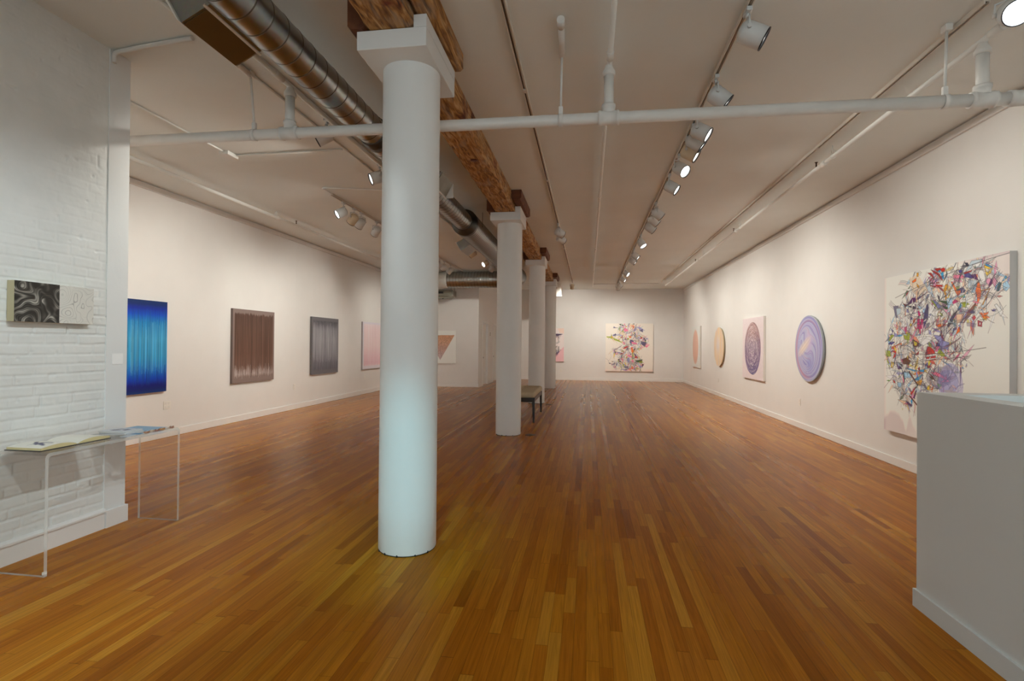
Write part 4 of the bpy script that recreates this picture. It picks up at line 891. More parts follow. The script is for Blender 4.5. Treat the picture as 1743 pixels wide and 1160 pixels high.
#COLLAGE-BEGIN
PAL = {'rb': (165,50,45), 'or_': (240,115,45), 'ye': (236,200,60), 'bl': (60,160,212), 'na': (70,66,140), 'pu': (92,42,100), 'li': (160,172,50), 'pk': (222,155,185), 'la': (150,150,202), 'gb': (190,206,216), 'pe': (242,200,170), 'dk': (62,54,72), 'gr': (58,92,50), 'te': (52,92,92), 'mg': (200,55,115), 'cr': (170,30,60), 'wh': (240,238,232), 'br': (110,62,40), 're': (200,52,40), 'ro': (240,125,160), 'tan': (226,208,182), 'sl': (120,118,140), 'go': (222,160,50), 'lb': (165,205,228), 'yl': (240,220,60), 'dl': (92,84,120), 'gn': (95,150,40)}
BIG = [('la',0.5,[(0.675,0.641),(0.671,0.663),(0.66,0.683),(0.643,0.7),(0.62,0.712),(0.596,0.718),(0.57,0.717),(0.547,0.709),(0.527,0.696),(0.515,0.677),(0.51,0.655),(0.514,0.632),(0.526,0.611),(0.544,0.594),(0.567,0.582),(0.592,0.577),(0.618,0.579),(0.64,0.587),(0.658,0.601),(0.67,0.618)]),
('la',0.6,[(0.547,0.402),(0.581,0.431),(0.561,0.488),(0.505,0.469)]),
('tan',0.8,[(0.262,0.035),(0.342,0.018),(0.378,0.062),(0.425,0.118),(0.343,0.156),(0.294,0.12),(0.268,0.069)]),
('rb',1,[(0.486,0.008),(0.534,0.009),(0.537,0.021),(0.508,0.027)]),
('re',1,[(0.537,0.016),(0.561,0.012),(0.574,0.025),(0.566,0.037),(0.542,0.032)]),
('rb',1,[(0.455,0.008),(0.518,0.036),(0.545,0.065),(0.553,0.088),(0.537,0.072),(0.513,0.048),(0.475,0.026)]),
('bl',1,[(0.518,0.022),(0.537,0.023),(0.534,0.036),(0.521,0.032)]),
('bl',1,[(0.537,0.038),(0.558,0.036),(0.563,0.075),(0.553,0.077),(0.542,0.058)]),
('te',1,[(0.578,0.019),(0.589,0.053),(0.574,0.076),(0.553,0.096),(0.566,0.075),(0.581,0.052)]),
('rb',1,[(0.427,0.023),(0.459,0.027),(0.481,0.055),(0.45,0.075),(0.445,0.073),(0.469,0.053),(0.45,0.039)]),
('rb',1,[(0.45,0.083),(0.524,0.09),(0.527,0.095),(0.45,0.089)]),
('re',1,[(0.497,0.1),(0.553,0.108),(0.551,0.118),(0.497,0.11)]),
('rb',1,[(0.447,0.096),(0.497,0.109),(0.495,0.115),(0.447,0.101)]),
('or_',1,[(0.287,0.055),(0.327,0.038),(0.324,0.059),(0.294,0.065)]),
('go',1,[(0.331,0.072),(0.355,0.094),(0.352,0.104),(0.333,0.092)]),
('go',1,[(0.33,0.009),(0.348,0.011),(0.345,0.032),(0.33,0.032)]),
('gb',1,[(0.402,0.077),(0.436,0.077),(0.489,0.175),(0.476,0.173),(0.425,0.118)]),
('go',1,[(0.574,0.109),(0.594,0.109),(0.592,0.129),(0.576,0.149),(0.587,0.183),(0.574,0.198),(0.574,0.171),(0.559,0.144)]),
('pu',1,[(0.288,0.155),(0.343,0.16),(0.419,0.136),(0.343,0.172),(0.224,0.202),(0.211,0.189),(0.244,0.192)]),
('br',1,[(0.194,0.173),(0.227,0.194),(0.244,0.196),(0.221,0.206),(0.195,0.179)]),
('pe',1,[(0.322,0.122),(0.342,0.109),(0.337,0.187),(0.322,0.186)]),
('sl',1,[(0.099,0.193),(0.154,0.193),(0.151,0.209),(0.127,0.216),(0.134,0.241),(0.141,0.267),(0.12,0.258)]),
('gb',1,[(0.13,0.208),(0.178,0.211),(0.172,0.244),(0.137,0.254)]),
('gr',1,[(0.514,0.191),(0.597,0.202),(0.602,0.224),(0.556,0.209)]),
('li',1,[(0.453,0.182),(0.481,0.192),(0.514,0.235),(0.498,0.227)]),
('la',1,[(0.476,0.18),(0.546,0.227),(0.519,0.24),(0.481,0.196)]),
('mg',1,[(0.34,0.242),(0.352,0.237),(0.367,0.264),(0.349,0.274)]),
('mg',1,[(0.338,0.285),(0.361,0.287),(0.359,0.345),(0.335,0.345)]),
('mg',1,[(0.37,0.287),(0.397,0.289),(0.377,0.346),(0.365,0.346)]),
('cr',1,[(0.476,0.227),(0.492,0.225),(0.498,0.24),(0.478,0.237)]),
('gr',1,[(0.548,0.223),(0.587,0.234),(0.6,0.238),(0.582,0.247),(0.567,0.239)]),
('li',1,[(0.53,0.259),(0.551,0.268),(0.556,0.279),(0.535,0.281)]),
('pe',1,[(0.498,0.331),(0.572,0.285),(0.577,0.298),(0.52,0.325)]),
('or_',1,[(0.498,0.331),(0.541,0.322),(0.588,0.331),(0.556,0.341),(0.515,0.341)]),
('ye',1,[(0.263,0.316),(0.279,0.309),(0.291,0.325),(0.273,0.331)]),
('na',1,[(0.273,0.274),(0.285,0.273),(0.291,0.285),(0.279,0.287)]),
('or_',1,[(0.295,0.296),(0.319,0.277),(0.313,0.301),(0.301,0.312)]),
('dl',1,[(0.391,0.284),(0.419,0.209),(0.448,0.197),(0.448,0.242),(0.42,0.305),(0.397,0.343)]),
('wh',1,[(0.442,0.196),(0.498,0.238),(0.525,0.247),(0.46,0.337),(0.431,0.287)]),
('wh',1,[(0.198,0.274),(0.224,0.259),(0.251,0.281),(0.247,0.326),(0.198,0.332),(0.188,0.299)]),
('na',0.92,[(0.674,0.044),(0.695,0.044),(0.7,0.055),(0.686,0.061),(0.674,0.054)]),
('gb',0.92,[(0.732,0.045),(0.764,0.009),(0.834,0.011),(0.834,0.051),(0.791,0.051),(0.773,0.028),(0.76,0.046),(0.723,0.058)]),
('wh',0.92,[(0.773,0.031),(0.825,0.026),(0.817,0.045),(0.782,0.046)]),
('na',0.92,[(0.714,0.064),(0.737,0.061),(0.769,0.085),(0.799,0.106),(0.765,0.099),(0.719,0.092)]),
('rb',0.92,[(0.705,0.062),(0.773,0.056),(0.76,0.066),(0.719,0.071)]),
('pu',0.92,[(0.76,0.084),(0.791,0.078),(0.812,0.117),(0.782,0.103)]),
('ro',0.92,[(0.638,0.063),(0.705,0.073),(0.71,0.091),(0.633,0.084)]),
('ye',0.92,[(0.846,0.043),(0.899,0.068),(0.892,0.085),(0.867,0.102),(0.859,0.091)]),
('bl',0.92,[(0.859,0.037),(0.899,0.059),(0.898,0.065),(0.855,0.046)]),
('wh',0.92,[(0.855,0.059),(0.88,0.072),(0.875,0.083),(0.859,0.076)]),
('pk',0.92,[(0.912,0.111),(0.926,0.132),(0.916,0.165),(0.9,0.138),(0.902,0.119)]),
('pk',0.92,[(0.863,0.114),(0.884,0.112),(0.892,0.127),(0.876,0.148),(0.859,0.13)]),
('pu',0.92,[(0.892,0.118),(0.9,0.121),(0.896,0.144),(0.859,0.169),(0.834,0.189),(0.842,0.177),(0.876,0.158)]),
('te',0.92,[(0.939,0.14),(0.955,0.145),(0.939,0.181),(0.924,0.185),(0.932,0.161)]),
('bl',0.92,[(0.92,0.156),(0.943,0.137),(0.939,0.146),(0.912,0.175)]),
('bl',0.92,[(0.955,0.139),(0.977,0.113),(0.987,0.122),(0.965,0.137)]),
('lb',0.92,[(0.962,0.149),(0.985,0.139),(1.004,0.169),(0.981,0.188),(0.962,0.177)]),
('or_',0.92,[(0.806,0.12),(0.817,0.126),(0.83,0.176),(0.822,0.208),(0.804,0.24),(0.8,0.186),(0.791,0.165)]),
('or_',0.92,[(0.648,0.153),(0.67,0.152),(0.689,0.152),(0.687,0.171),(0.667,0.182)]),
('or_',0.92,[(0.616,0.096),(0.628,0.101),(0.662,0.147),(0.648,0.153)]),
('pe',0.92,[(0.648,0.196),(0.667,0.183),(0.684,0.197),(0.682,0.215)]),
('bl',0.92,[(0.668,0.254),(0.691,0.217),(0.694,0.238),(0.677,0.258)]),
('bl',0.92,[(0.701,0.197),(0.738,0.166),(0.74,0.173),(0.715,0.194)]),
('li',0.92,[(0.703,0.221),(0.738,0.224),(0.728,0.247),(0.701,0.242)]),
('pu',0.92,[(0.855,0.201),(0.868,0.206),(0.861,0.228)]),
('go',0.92,[(0.826,0.167),(0.884,0.164),(0.882,0.168),(0.828,0.172)]),
('go',0.92,[(0.882,0.163),(0.886,0.165),(0.842,0.242),(0.834,0.242)]),
('or_',0.92,[(0.817,0.279),(0.86,0.283),(0.876,0.278),(0.872,0.287),(0.839,0.302)]),
('ye',0.92,[(0.839,0.302),(0.868,0.293),(0.864,0.319),(0.843,0.315)]),
('cr',0.92,[(0.806,0.316),(0.834,0.325),(0.834,0.351),(0.807,0.346)]),
('wh',0.92,[(0.818,0.327),(0.826,0.329),(0.825,0.342),(0.817,0.34)]),
('wh',0.92,[(0.912,0.248),(0.924,0.243),(0.963,0.283),(0.951,0.304)]),
('dk',0.92,[(0.634,0.273),(0.677,0.251),(0.648,0.284),(0.629,0.318),(0.594,0.349),(0.589,0.331)]),
('pe',0.92,[(0.653,0.277),(0.715,0.278),(0.696,0.318),(0.663,0.327)]),
('dl',0.5,[(0.729,0.32),(0.8,0.333),(0.791,0.353),(0.733,0.344)]),
('na',0.92,[(0.892,0.269),(0.92,0.278),(0.9,0.277)]),
('gb',0.92,[(0.746,0.106),(0.799,0.112),(0.791,0.145),(0.765,0.155),(0.738,0.145)]),
('wh',0.92,[(0.719,0.178),(0.765,0.169),(0.769,0.197),(0.728,0.213)]),
('wh',0.92,[(0.808,0.064),(0.842,0.065),(0.859,0.123),(0.834,0.13),(0.817,0.101)]),
('lb',0.92,[(0.583,0.186),(0.624,0.186),(0.633,0.226),(0.594,0.245)]),
('pe',0.92,[(0.813,0.25),(0.86,0.26),(0.851,0.269),(0.813,0.257)]),
('dl',0.5,[(0.653,0.242),(0.8,0.266),(0.791,0.285),(0.682,0.265)]),
('li',0.95,[(0.046,0.419),(0.075,0.373),(0.112,0.38),(0.067,0.412)]),
('na',0.95,[(0.075,0.333),(0.103,0.354),(0.091,0.363)]),
('or_',0.95,[(0.075,0.456),(0.187,0.428),(0.187,0.446),(0.172,0.437),(0.084,0.461)]),
('re',0.95,[(0.08,0.481),(0.132,0.475),(0.125,0.515),(0.096,0.53),(0.112,0.491)]),
('li',0.95,[(0.025,0.477),(0.067,0.481),(0.076,0.516),(0.034,0.517)]),
('li',0.95,[(0.202,0.375),(0.269,0.367),(0.262,0.413),(0.217,0.408)]),
('br',0.95,[(0.298,0.407),(0.354,0.432),(0.348,0.451),(0.305,0.455),(0.284,0.432)]),
('yl',0.95,[(0.302,0.418),(0.337,0.428),(0.33,0.446),(0.309,0.446)]),
('pk',0.95,[(0.255,0.432),(0.319,0.35),(0.34,0.337),(0.291,0.414)]),
('mg',0.95,[(0.347,0.319),(0.368,0.32),(0.368,0.383),(0.361,0.385)]),
('pk',0.95,[(0.375,0.32),(0.395,0.321),(0.382,0.379)]),
('wh',0.95,[(0.354,0.396),(0.448,0.393),(0.48,0.407),(0.395,0.446),(0.354,0.432)]),
('re',0.95,[(0.409,0.495),(0.428,0.45),(0.455,0.455),(0.487,0.476),(0.493,0.489),(0.416,0.512)]),
('re',0.95,[(0.409,0.515),(0.499,0.502),(0.499,0.527),(0.423,0.523)]),
('wh',0.95,[(0.409,0.503),(0.493,0.49),(0.493,0.502),(0.409,0.512)]),
('wh',0.95,[(0.291,0.525),(0.334,0.52),(0.341,0.53),(0.299,0.531)]),
('wh',0.95,[(0.369,0.529),(0.524,0.512),(0.542,0.513),(0.423,0.531)]),
('wh',0.95,[(0.117,0.52),(0.262,0.488),(0.262,0.493),(0.125,0.524)]),
('ro',0.95,[(0.461,0.42),(0.48,0.428),(0.493,0.45),(0.53,0.45),(0.512,0.478),(0.487,0.48),(0.499,0.463)]),
('na',0.95,[(0.505,0.428),(0.542,0.437),(0.53,0.45),(0.499,0.446)]),
('la',0.95,[(0.48,0.385),(0.542,0.391),(0.548,0.416),(0.608,0.429),(0.596,0.47),(0.548,0.459)]),
('li',0.95,[(0.53,0.459),(0.578,0.504),(0.548,0.505),(0.512,0.489)]),
('br',0.95,[(0.187,0.532),(0.233,0.521),(0.277,0.539),(0.262,0.563),(0.203,0.56)]),
('pe',0.95,[(0.262,0.488),(0.291,0.497),(0.284,0.525),(0.262,0.516)]),
('rb',0.95,[(0.313,0.501),(0.355,0.478),(0.348,0.501)]),
('bl',0.95,[(0.233,0.583),(0.341,0.596),(0.313,0.602),(0.248,0.591)]),
('dl',0.5,[(0.474,0.576),(0.608,0.553),(0.62,0.651),(0.512,0.694),(0.423,0.658),(0.423,0.622)]),
('bl',0.95,[(0.313,0.647),(0.383,0.616),(0.355,0.649),(0.32,0.656)]),
('go',0.95,[(0.328,0.665),(0.39,0.64),(0.376,0.679),(0.342,0.682)]),
('bl',0.95,[(0.355,0.591),(0.403,0.584),(0.396,0.602),(0.369,0.603)]),
('cr',0.95,[(0.423,0.561),(0.455,0.564),(0.446,0.577),(0.426,0.574)]),
('ro',0.95,[(0.455,0.599),(0.506,0.596),(0.585,0.621),(0.608,0.644),(0.537,0.649),(0.573,0.63),(0.487,0.614)]),
('gn',0.95,[(0.512,0.66),(0.549,0.661),(0.543,0.683),(0.525,0.689)]),
('gr',0.95,[(0.442,0.621),(0.481,0.632),(0.468,0.641)]),
('or_',0.95,[(0.449,0.682),(0.481,0.679),(0.475,0.699),(0.453,0.699)]),
('ye',0.95,[(0.43,0.679),(0.449,0.673),(0.449,0.704),(0.423,0.702)]),
('lb',0.95,[(0.211,0.612),(0.27,0.604),(0.285,0.64),(0.218,0.649)]),
('lb',0.95,[(0.141,0.679),(0.188,0.68),(0.181,0.709),(0.149,0.707)]),
('pu',0.95,[(0.133,0.563),(0.195,0.589),(0.149,0.596)]),
('br',0.95,[(0.255,0.609),(0.263,0.6),(0.349,0.682),(0.342,0.687)]),
('pu',0.95,[(0.227,0.785),(0.293,0.806),(0.285,0.82),(0.242,0.802)]),
('br',0.95,[(0.26,0.754),(0.267,0.748),(0.342,0.799),(0.335,0.805)]),
('pe',0.95,[(0.15,0.789),(0.234,0.789),(0.212,0.82),(0.201,0.807)]),
('re',0.95,[(0.271,0.743),(0.321,0.693),(0.328,0.697),(0.285,0.746)]),
('pu',0.95,[(0.3,0.763),(0.321,0.72),(0.335,0.709),(0.314,0.766)]),
('ye',0.95,[(0.076,0.55),(0.109,0.554),(0.101,0.593),(0.076,0.585)])]
HULL = [(0.206,0.031),(0.559,0.015),(0.829,0.008),(0.986,0.1),(1.01,0.176),(0.956,0.301),(0.819,0.354),(0.726,0.359),(0.702,0.468),(0.785,0.475),(0.703,0.594),(0.709,0.684),(0.358,0.726),(0.327,0.822),(0.159,0.854),(0.176,0.776),(0.038,0.689),(0.023,0.474),(0.083,0.284),(0.19,0.18),(0.266,0.028)]
BACK = [('gr',[(0.277,0.016),(0.33,0.005),(0.394,0.053),(0.341,0.048)]),
('go',[(0.394,0.027),(0.437,0.08),(0.458,0.069)]),
('pe',[(0.49,0.027),(0.554,0.011),(0.544,0.101)]),
('or_',[(0.554,0.037),(0.608,0.048),(0.597,0.096),(0.544,0.112)]),
('ro',[(0.373,0.133),(0.416,0.085),(0.49,0.149),(0.416,0.176)]),
('sl',[(0.171,0.059),(0.213,0.085),(0.288,0.093),(0.16,0.101)]),
('dl',[(0.16,0.25),(0.213,0.207),(0.232,0.245),(0.181,0.263)]),
('li',[(0.016,0.271),(0.128,0.277),(0.149,0.303),(0.032,0.298)]),
('li',[(0.149,0.293),(0.224,0.324),(0.346,0.388),(0.33,0.399),(0.181,0.346)]),
('go',[(0.117,0.261),(0.171,0.287),(0.128,0.303)]),
('tan',[(0.267,0.186),(0.309,0.154),(0.416,0.207),(0.373,0.25),(0.309,0.229)]),
('re',[(0.33,0.303),(0.346,0.25),(0.362,0.293)]),
('or_',[(0.49,0.261),(0.554,0.271),(0.512,0.314)]),
('sl',[(0.405,0.314),(0.458,0.346),(0.394,0.346)]),
('dl',[(0.512,0.335),(0.597,0.356),(0.586,0.399),(0.512,0.42)]),
('ro',[(0.544,0.378),(0.65,0.399),(0.672,0.441),(0.565,0.431)]),
('re',[(0.704,0.324),(0.789,0.261),(0.768,0.314)]),
('tan',[(0.714,0.293),(0.768,0.239),(0.8,0.282)]),
('sl',[(0.608,0.186),(0.629,0.186),(0.65,0.293),(0.608,0.282)]),
('dl',[(0.714,0.154),(0.778,0.106),(0.789,0.186),(0.746,0.165)]),
('dk',[(0.8,0.293),(0.853,0.335),(0.853,0.378),(0.81,0.346)]),
('dl',[(0.736,0.367),(0.864,0.388),(0.821,0.484),(0.768,0.441)]),
('ro',[(0.821,0.463),(0.928,0.441),(0.864,0.505)]),
('re',[(0.362,0.527),(0.426,0.479),(0.496,0.473),(0.437,0.516),(0.384,0.532)]),
('or_',[(0.533,0.505),(0.565,0.484),(0.597,0.601),(0.554,0.612)]),
('go',[(0.576,0.548),(0.608,0.527),(0.608,0.601)]),
('li',[(0.672,0.505),(0.704,0.527),(0.682,0.559)]),
('ye',[(0.704,0.516),(0.746,0.527),(0.714,0.548)]),
('dk',[(0.597,0.527),(0.64,0.516),(0.608,0.569)]),
('rb',[(0.341,0.601),(0.405,0.59),(0.394,0.633),(0.299,0.654)]),
('dl',[(0.181,0.601),(0.224,0.59),(0.213,0.633)]),
('la',[(0.224,0.601),(0.33,0.601),(0.309,0.633)]),
('ro',[(0.458,0.644),(0.544,0.676),(0.586,0.707),(0.501,0.707)]),
('re',[(0.64,0.654),(0.693,0.723),(0.608,0.718)]),
('dl',[(0.597,0.612),(0.65,0.654),(0.661,0.697),(0.608,0.654)]),
('sl',[(0.512,0.569),(0.544,0.654),(0.522,0.665)]),
('dk',[(0.299,0.676),(0.32,0.718),(0.288,0.707)]),
('dk',[(0.256,0.75),(0.309,0.739),(0.288,0.782)]),
('la',[(0.458,0.718),(0.512,0.718),(0.501,0.824),(0.469,0.803)]),
('gr',[(0.618,0.771),(0.778,0.745),(0.768,0.824),(0.65,0.803)]),
('li',[(0.704,0.793),(0.768,0.803),(0.736,0.83)]),
('dk',[(0.064,0.824),(0.117,0.835),(0.096,0.856)]),
('br',[(0.128,0.793),(0.192,0.798),(0.149,0.809)]),
('dl',[(0.224,0.856),(0.256,0.846),(0.203,0.931)]),
('pu',[(0.309,0.761),(0.341,0.824),(0.288,0.803)]),
('ro',[(0.544,0.75),(0.608,0.782),(0.565,0.824)]),
('dk',[(0.778,0.835),(0.81,0.856),(0.768,0.931)]),
('or_',[(0.544,0.867),(0.597,0.931),(0.565,0.963)]),
('go',[(0.512,0.91),(0.544,0.984),(0.512,0.973)]),
('la',[(0.693,0.867),(0.778,0.888),(0.736,0.931)]),
('sl',[(0.394,0.888),(0.522,0.888),(0.501,0.952),(0.416,0.941)]),
('ro',[(0.65,0.867),(0.693,0.888),(0.672,0.91)])]
BACKHULL = [(0.277,0.005),(0.714,0.005),(0.8,0.112),(0.629,0.186),(0.821,0.261),(0.991,0.441),(0.853,0.505),(0.672,0.569),(0.693,0.718),(0.789,0.75),(0.821,0.856),(0.704,0.995),(0.458,0.995),(0.181,0.92),(0.064,0.835),(0.288,0.718),(0.107,0.644),(0.117,0.59),(0.33,0.505),(0.373,0.42),(0.011,0.282),(0.288,0.218)]

def inside(p, poly):
    x, y = p; r = False; n = len(poly)
    for k in range(n):
        (xa, ya), (xb, yb) = poly[k], poly[(k+1) % n]
        if (ya > y) != (yb > y) and x < (xb-xa)*(y-ya)/(yb-ya)+xa: r = not r
    return r
def rand_in(poly, rs):
    while True:
        p = (rs.random(), rs.random())
        if inside(p, poly): return p
def scribble(cv, hull, rs, shards, lines, size, lw, pal, dark=(60, 56, 66)):
    for _ in range(shards):
        x, y = rand_in(hull, rs); a = rs.uniform(0, 6.3); L = rs.uniform(.3, 2.0)*size; w = rs.uniform(.10, .42)*size
        ca, sa = math.cos(a), math.sin(a); P = [(x-ca*L, y-sa*L), (x-sa*w, y+ca*w), (x+ca*L*rs.uniform(.5, 1), y+sa*L), (x+sa*w*rs.uniform(.2, 1), y-ca*w)]
        cv.poly(P, PAL[rs.choice(pal)], rs.uniform(.6, 1)); cv.line(P+[P[0]], lw*.7, dark, .42)
def wires(cv, hull, rs, n, size, lw, dark=(58, 54, 66)):
    for _ in range(n):
        x, y = rand_in(hull, rs); a = rs.uniform(0, 6.3); L = rs.uniform(.5, 2.2)*size
        p2 = (x+math.cos(a)*L, y+math.sin(a)*L)
        if not inside(p2, hull) and rs.random() < .75: continue
        b_ = a+rs.uniform(-.9, .9); p1 = (x+math.cos(b_)*L*.5, y+math.sin(b_)*L*.5); k = rs.choice((1, 1, 2, 4))
        for q in range(k):
            o = q*lw*2.6; cv.curve((x+o, y-o), (p1[0]+o, p1[1]-o), (p2[0]+o, p2[1]-o), lw*rs.uniform(.6, 1.3), dark if rs.random() < .8 else PAL[rs.choice(('pu', 'rb', 'te', 'na'))], rs.uniform(.5, .95))
rs = random.Random(11)
c = Canvas(1.86, 1.79, 620, (236, 231, 224)); sh = (c.ny, c.nx)
st = np.clip(vnoise(sh, (5, 6), 71, 3)*1.3-.25, 0, 1); k = st*np.clip((.30-np.hypot((1-c.U)*.8, c.V*.7))/.25, 0, 1)*.9+np.clip((c.V-.90-(vnoise(sh, (2, 26), 72, 1)-.5)*.14)/.03, 0, 1)*np.clip((.5-c.U)/.3, 0, 1)*.65
k += np.clip((.03-c.U)/.03, 0, 1)*.5+np.clip((.02-c.V)/.02, 0, 1)*np.clip((c.U-.55)*3, 0, 1)*.6
c.a = c.a*(1-np.clip(k, 0, 1)[..., None])+L3((206, 190, 192))*np.clip(k, 0, 1)[..., None]
ALLP = list(PAL)
scribble(c, HULL, rs, 420, 0, .040, .0030, ['wh']*26+['gb']*10+['pe', 'pk', 'la', 'tan', 'sl', 'lb']*4+ALLP)
wires(c, HULL, rs, 110, .09, .0026, (96, 92, 104))
for nm, al, P in BIG:
    c.poly(P, PAL[nm], al)
    if al > .9 : c.line(P+[P[0]], .0028, (70, 60, 72), .6)
scribble(c, HULL, rs, 170, 0, .02, .0026, ALLP+['wh']*26+['dk']*2+['sl']*4+['pe']*6+['gb']*6+['la']*3)
wires(c, HULL, rs, 340, .08, .0022, (78, 74, 86))
c.poly([(.615+.095*math.cos(q/3.2), .665+.125*math.sin(q/3.2)) for q in range(20)], (150, 148, 205), .45)
for P in (((.12, .14), (.62, .03), (1.0, .01)), ((.36, .50), (.60, .49), (.86, .455)), ((.05, .56), (.30, .55), (.74, .50))): c.curve(*P, .0035, (90, 84, 88), .8, 14)
hang('collage_painting', 'huge square painting of tangled colourful shards, behind the reception counter', 'painting', c, (XR, 5.835, 1.295), *RR, .055, 'colourful tangle paintings', mat('collage_edge', (.62, .61, .60), .5))
rs = random.Random(5)
c = Canvas(1.77, 1.82, 330, (232, 222, 212)); k = np.clip((c.V-.93)/.07, 0, 1)*.5*vnoise((c.ny, c.nx), (3, 9), 5, 2); c.a = c.a*(1-k[..., None])+L3((224, 176, 168))*k[..., None]
soft = ['pe', 'tan', 'pk', 'gb', 'la', 'wh', 'wh', 'wh', 'sl', 'ye', 'li', 'ro']
scribble(c, BACKHULL, rs, 260, 0, .055, .003, soft); wires(c, BACKHULL, rs, 70, .1, .004, (110, 104, 120))
for nm, P in BACK: c.poly(P, PAL[nm], .95)
scribble(c, BACKHULL, rs, 90, 0, .028, .003, soft+['dk', 're', 'gr', 'dl', 'li', 'or_']); wires(c, BACKHULL, rs, 130, .08, .003, (110, 104, 120))
hang('collage_painting', 'square painting of tangled colourful shards on the back wall', 'painting', c, (1.537, YB, 1.285), *BR, .05, 'colourful tangle paintings')
c = Canvas(1.22, 1.29, 220, (228, 216, 214)); H3 = [(.35, .12), (.95, .2), (.78, .36), (.72, .48), (.85, .6), (.70, .88), (.3, .85), (.2, .5)]
c.poly([(.0, .86), (.62, .92), (.8, .72), (.92, .62), (1, .55), (1, 1), (0, 1)], (238, 184, 190)); c.poly([(.8, 0), (1, 0), (1, .16), (.86, .14)], (232, 204, 192))
scribble(c, H3, rs, 60, 0, .05, .006, ['pk', 'dk', 'wh', 'wh', 'la', 'sl', 'tan', 'pe', 'rb']); wires(c, H3, rs, 110, .12, .007, (44, 42, 56)); wires(c, [(.5, .62), (.85, .62), (.8, .85), (.5, .88)], rs, 40, .1, .008, (40, 38, 48))
c.poly([(.70, .16), (.98, .17), (.80, .23), (.66, .22)], (86, 72, 96)); c.poly([(.55, .38), (.66, .40), (.70, .50), (.58, .47)], (200, 120, 160))
hang('collage_painting', 'pink and black tangle painting half hidden by the farthest column', 'painting', c, (-1.545, YB, 1.357), *BR, .05, 'colourful tangle paintings')

#COLLAGE-END

# ------------------------------------------------------------------ things on the acrylic table
TT0 = TZ+.001
t = thing('open_book', 'open picture book lying on the acrylic table', 'book', (-3.305, 2.855, TT0)); 
def page_z(s):      # s from -1..1 along the spread, 0 at the gutter
    a = abs(s); return .006+.042*(math.sin(min(a*1.15, 1)*PI*.5)**.8)*(1-a*.72)*(1 if a > .02 else .3)
b = NB(); box(b, -.125, .125, -.232, .228, 0, .004, bev=.001); obj('cover', b, mat('cover_cloth', (.03, .03, .035), .5), t)
ns = 60; S = np.linspace(-1, 1, ns); Xg = np.linspace(-.12, .12, 90)
P = np.zeros((ns, 90, 3)); 
for i, s_ in enumerate(S): P[i, :, 0] = Xg; P[i, :, 1] = s_*.222; P[i, :, 2] = page_z(s_)
cv = Canvas(.24, .444, 90, (232, 226, 205)); cv.a = np.ones((ns, 90, 3))*L3((236, 233, 222)); cv.ny = ns; cv.U, cv.V = np.meshgrid(np.linspace(0, 1, 90), np.linspace(0, 1, ns))
for pl in ([(.35, .18), (.55, .12), (.66, .20), (.50, .24)], [(.20, .26), (.45, .16), (.42, .22), (.26, .30)], [(.5, .16), (.82, .10), (.8, .14), (.56, .22)], [(.38, .10), (.5, .2), (.6, .34), (.48, .30)], [(.6, .2), (.78, .26), (.7, .3)]):
    cv.poly(pl, (96, 94, 120))
grid_mesh('page_spread', P, cv.a*1.05, 'print', t, True)
b = NB()
for x in (-.12, .12):
    top = [b.verts.new((x, s_*.222, page_z(s_)-.0003)) for s_ in S]; bot = [b.verts.new((x, s_*.224, .004)) for s_ in S]
    for i in range(ns-1): b.faces.new((top[i], top[i+1], bot[i+1], bot[i]))
for s_ in (-1, 1):
    b.faces.new([b.verts.new(p) for p in ((-.12, s_*.222, page_z(1)), (.12, s_*.222, page_z(1)), (.12, s_*.224, .004), (-.12, s_*.224, .004))])
obj('page_block', b, mat('page_edges', L3((214, 200, 150)), .7), t)
def booklet(label, x, y, z, w, l, h, rz, colr, art=None, group='booklets stacked on the acrylic table'):
    t = thing('booklet', label, 'booklet', (x, y, z), rz, group)
    obj('pages', box(NB(), -w/2+.001, w/2-.001, -l/2+.001, l/2-.001, .001, h-.001), mat('paper', (.75, .75, .72), .6), t)
    b = NB(); box(b, -w/2, w/2, -l/2, l/2, 0, .001); box(b, -w/2, w/2, -l/2, l/2, h-.001, h); box(b, -w/2-.001, -w/2+.001, -l/2, l/2, 0, h); obj('cover', b, mat('booklet_cover', L3(colr), .35), t)
    if art:
        b = NB()
        for q in art: b.faces.new([b.verts.new((p[0]*w/2, p[1]*l/2, h+.0004)) for p in q])
        obj('cover_picture', b, mat('cover_ink', (.16, .15, .22), .4), t)
booklet('white booklet at the bottom of the stack on the acrylic table', -3.275, 3.26, TT0, .215, .15, .007, .05, (196, 204, 216))
booklet('white booklet second from the bottom of the stack', -3.28, 3.262, TT0+.008, .21, .15, .007, -.04, (206, 206, 212))
booklet('white booklet with dark blots on top of the stack', -3.285, 3.258, TT0+.016, .21, .15, .008, .06, (214, 216, 222), [[(-.7, -.2), (-.2, -.5), (.1, -.1), (-.3, .2)], [(.1, .0), (.5, -.3), (.6, .3), (.2, .5)], [(-.4, .3), (-.1, .2), (0, .6)]])
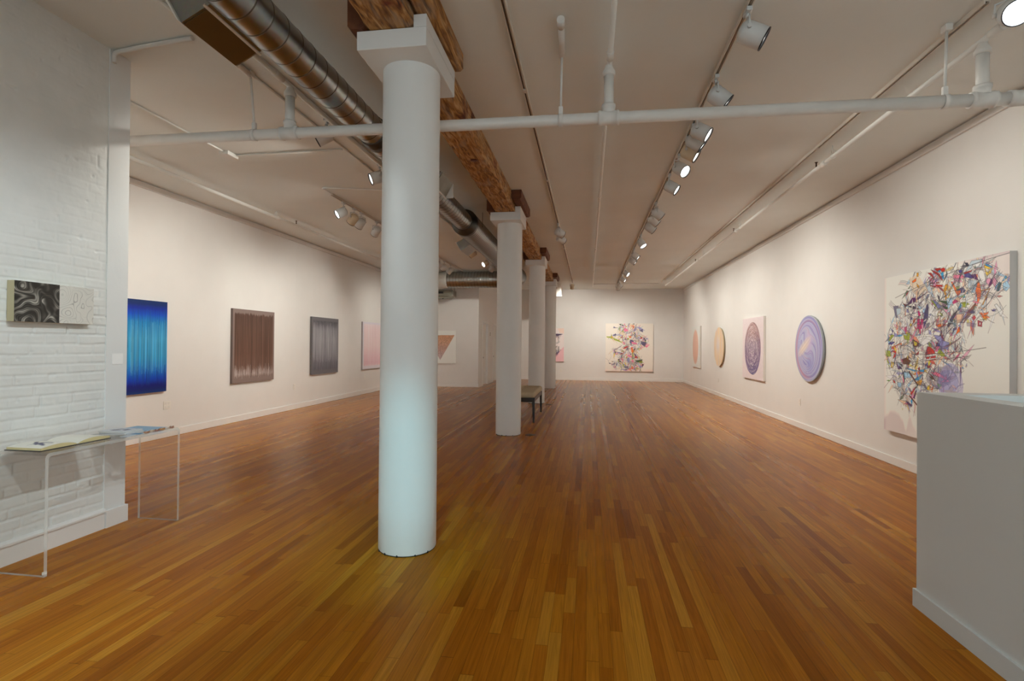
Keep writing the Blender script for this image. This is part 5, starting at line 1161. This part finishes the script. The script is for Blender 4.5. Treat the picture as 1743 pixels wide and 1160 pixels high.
# fan of pale blue cards with white lines
t = thing('card_tray', 'pale blue ridged folder spread flat at the far table end', 'folder', (-3.30, 3.44, TT0))
b = NB(); prism(b, [(-.125, -.085), (.145, -.10), (.165, .09), (-.125, .105)], 'z', 0, .004); obj('folder_sheet', b, mat('blue_card', L3((138, 176, 205)), .5), t)
b = NB()
for i in range(22): box(b, -.115+i*.0122, -.111+i*.0122, -.075, .088, .004, .0065)
obj('folder_ridges', b, mat('blue_ridge', L3((168, 196, 216)), .5), t)
t = thing('brochure', 'narrow blue and white brochure at the front edge of the table', 'brochure', (-3.135, 3.20, TT0), .08)
obj('brochure_sheet', box(NB(), -.03, .03, -.075, .075, 0, .003), mat('bro', L3((196, 206, 214)), .5), t); obj('brochure_band', box(NB(), -.03, .03, .02, .07, .003, .0036), mat('brob', L3((80, 140, 180)), .5), t)
cols = [(176, 130, 100), (200, 180, 160), (150, 100, 80), (190, 140, 90), (205, 190, 175), (165, 120, 100)]
for i in range(6):
    t = thing('postcard', 'small orange and white card, %s of the row along the table\'s far edge' % ('first', 'second', 'third', 'fourth', 'fifth', 'last')[i], 'postcard', (-3.12, 3.305+.045*i, TT0+.0), .35+.1*(i % 3), 'row of patterned cards on the table')
    obj('card', box(NB(), -.012, .012, -.02, .02, 0, .010+.003*(i % 2)), mat('card', L3(cols[i]), .6), t)
    obj('card_pattern', box(NB(), -.004, .004, -.02, .02, .010+.003*(i % 2), .0106+.003*(i % 2)), 'plate', t)

# ------------------------------------------------------------------ daylight and world
W = bpy.data.worlds.new('world'); bpy.context.scene.world = W; W.use_nodes = True
bg = W.node_tree.nodes['Background']; bg.inputs[0].default_value = (.80, .93, 1, 1); bg.inputs[1].default_value = 3.2
pl = bpy.data.lights.new('window_portal', 'AREA'); pl.shape = 'RECTANGLE'; pl.size = WX1-WX0; pl.size_y = WZ1-WZ0; pl.cycles.is_portal = True
po = bpy.data.objects.new('window_portal', pl); C.objects.link(po); po.location = ((WX0+WX1)/2, YF-.14, (WZ0+WZ1)/2); po.rotation_euler = (PI/2, 0, 0)

# ------------------------------------------------------------------ camera
F, YAW, PIT, ROLL = 885., .1458, .0071, .0086
fw = Vector((-math.sin(YAW)*math.cos(PIT), math.cos(YAW)*math.cos(PIT), math.sin(PIT)))
r0 = Vector((math.cos(YAW), math.sin(YAW), 0)); u0 = r0.cross(fw)
rr = r0*math.cos(ROLL)+u0*math.sin(ROLL); uu = -r0*math.sin(ROLL)+u0*math.cos(ROLL)
cam = bpy.data.cameras.new('camera'); co = bpy.data.objects.new('camera', cam); C.objects.link(co)
cam.sensor_width = 36; cam.sensor_fit = 'HORIZONTAL'; cam.lens = F*36/1743; cam.clip_start = .05; cam.clip_end = 100
mw = Matrix((rr, uu, -fw)).transposed().to_4x4(); mw.translation = Vector((0, 0, CAMH)); co.matrix_world = mw
sc = bpy.context.scene; sc.camera = co
sc.view_settings.view_transform = 'Standard'; sc.view_settings.look = 'None'; sc.view_settings.gamma = 1; sc.view_settings.exposure = 0
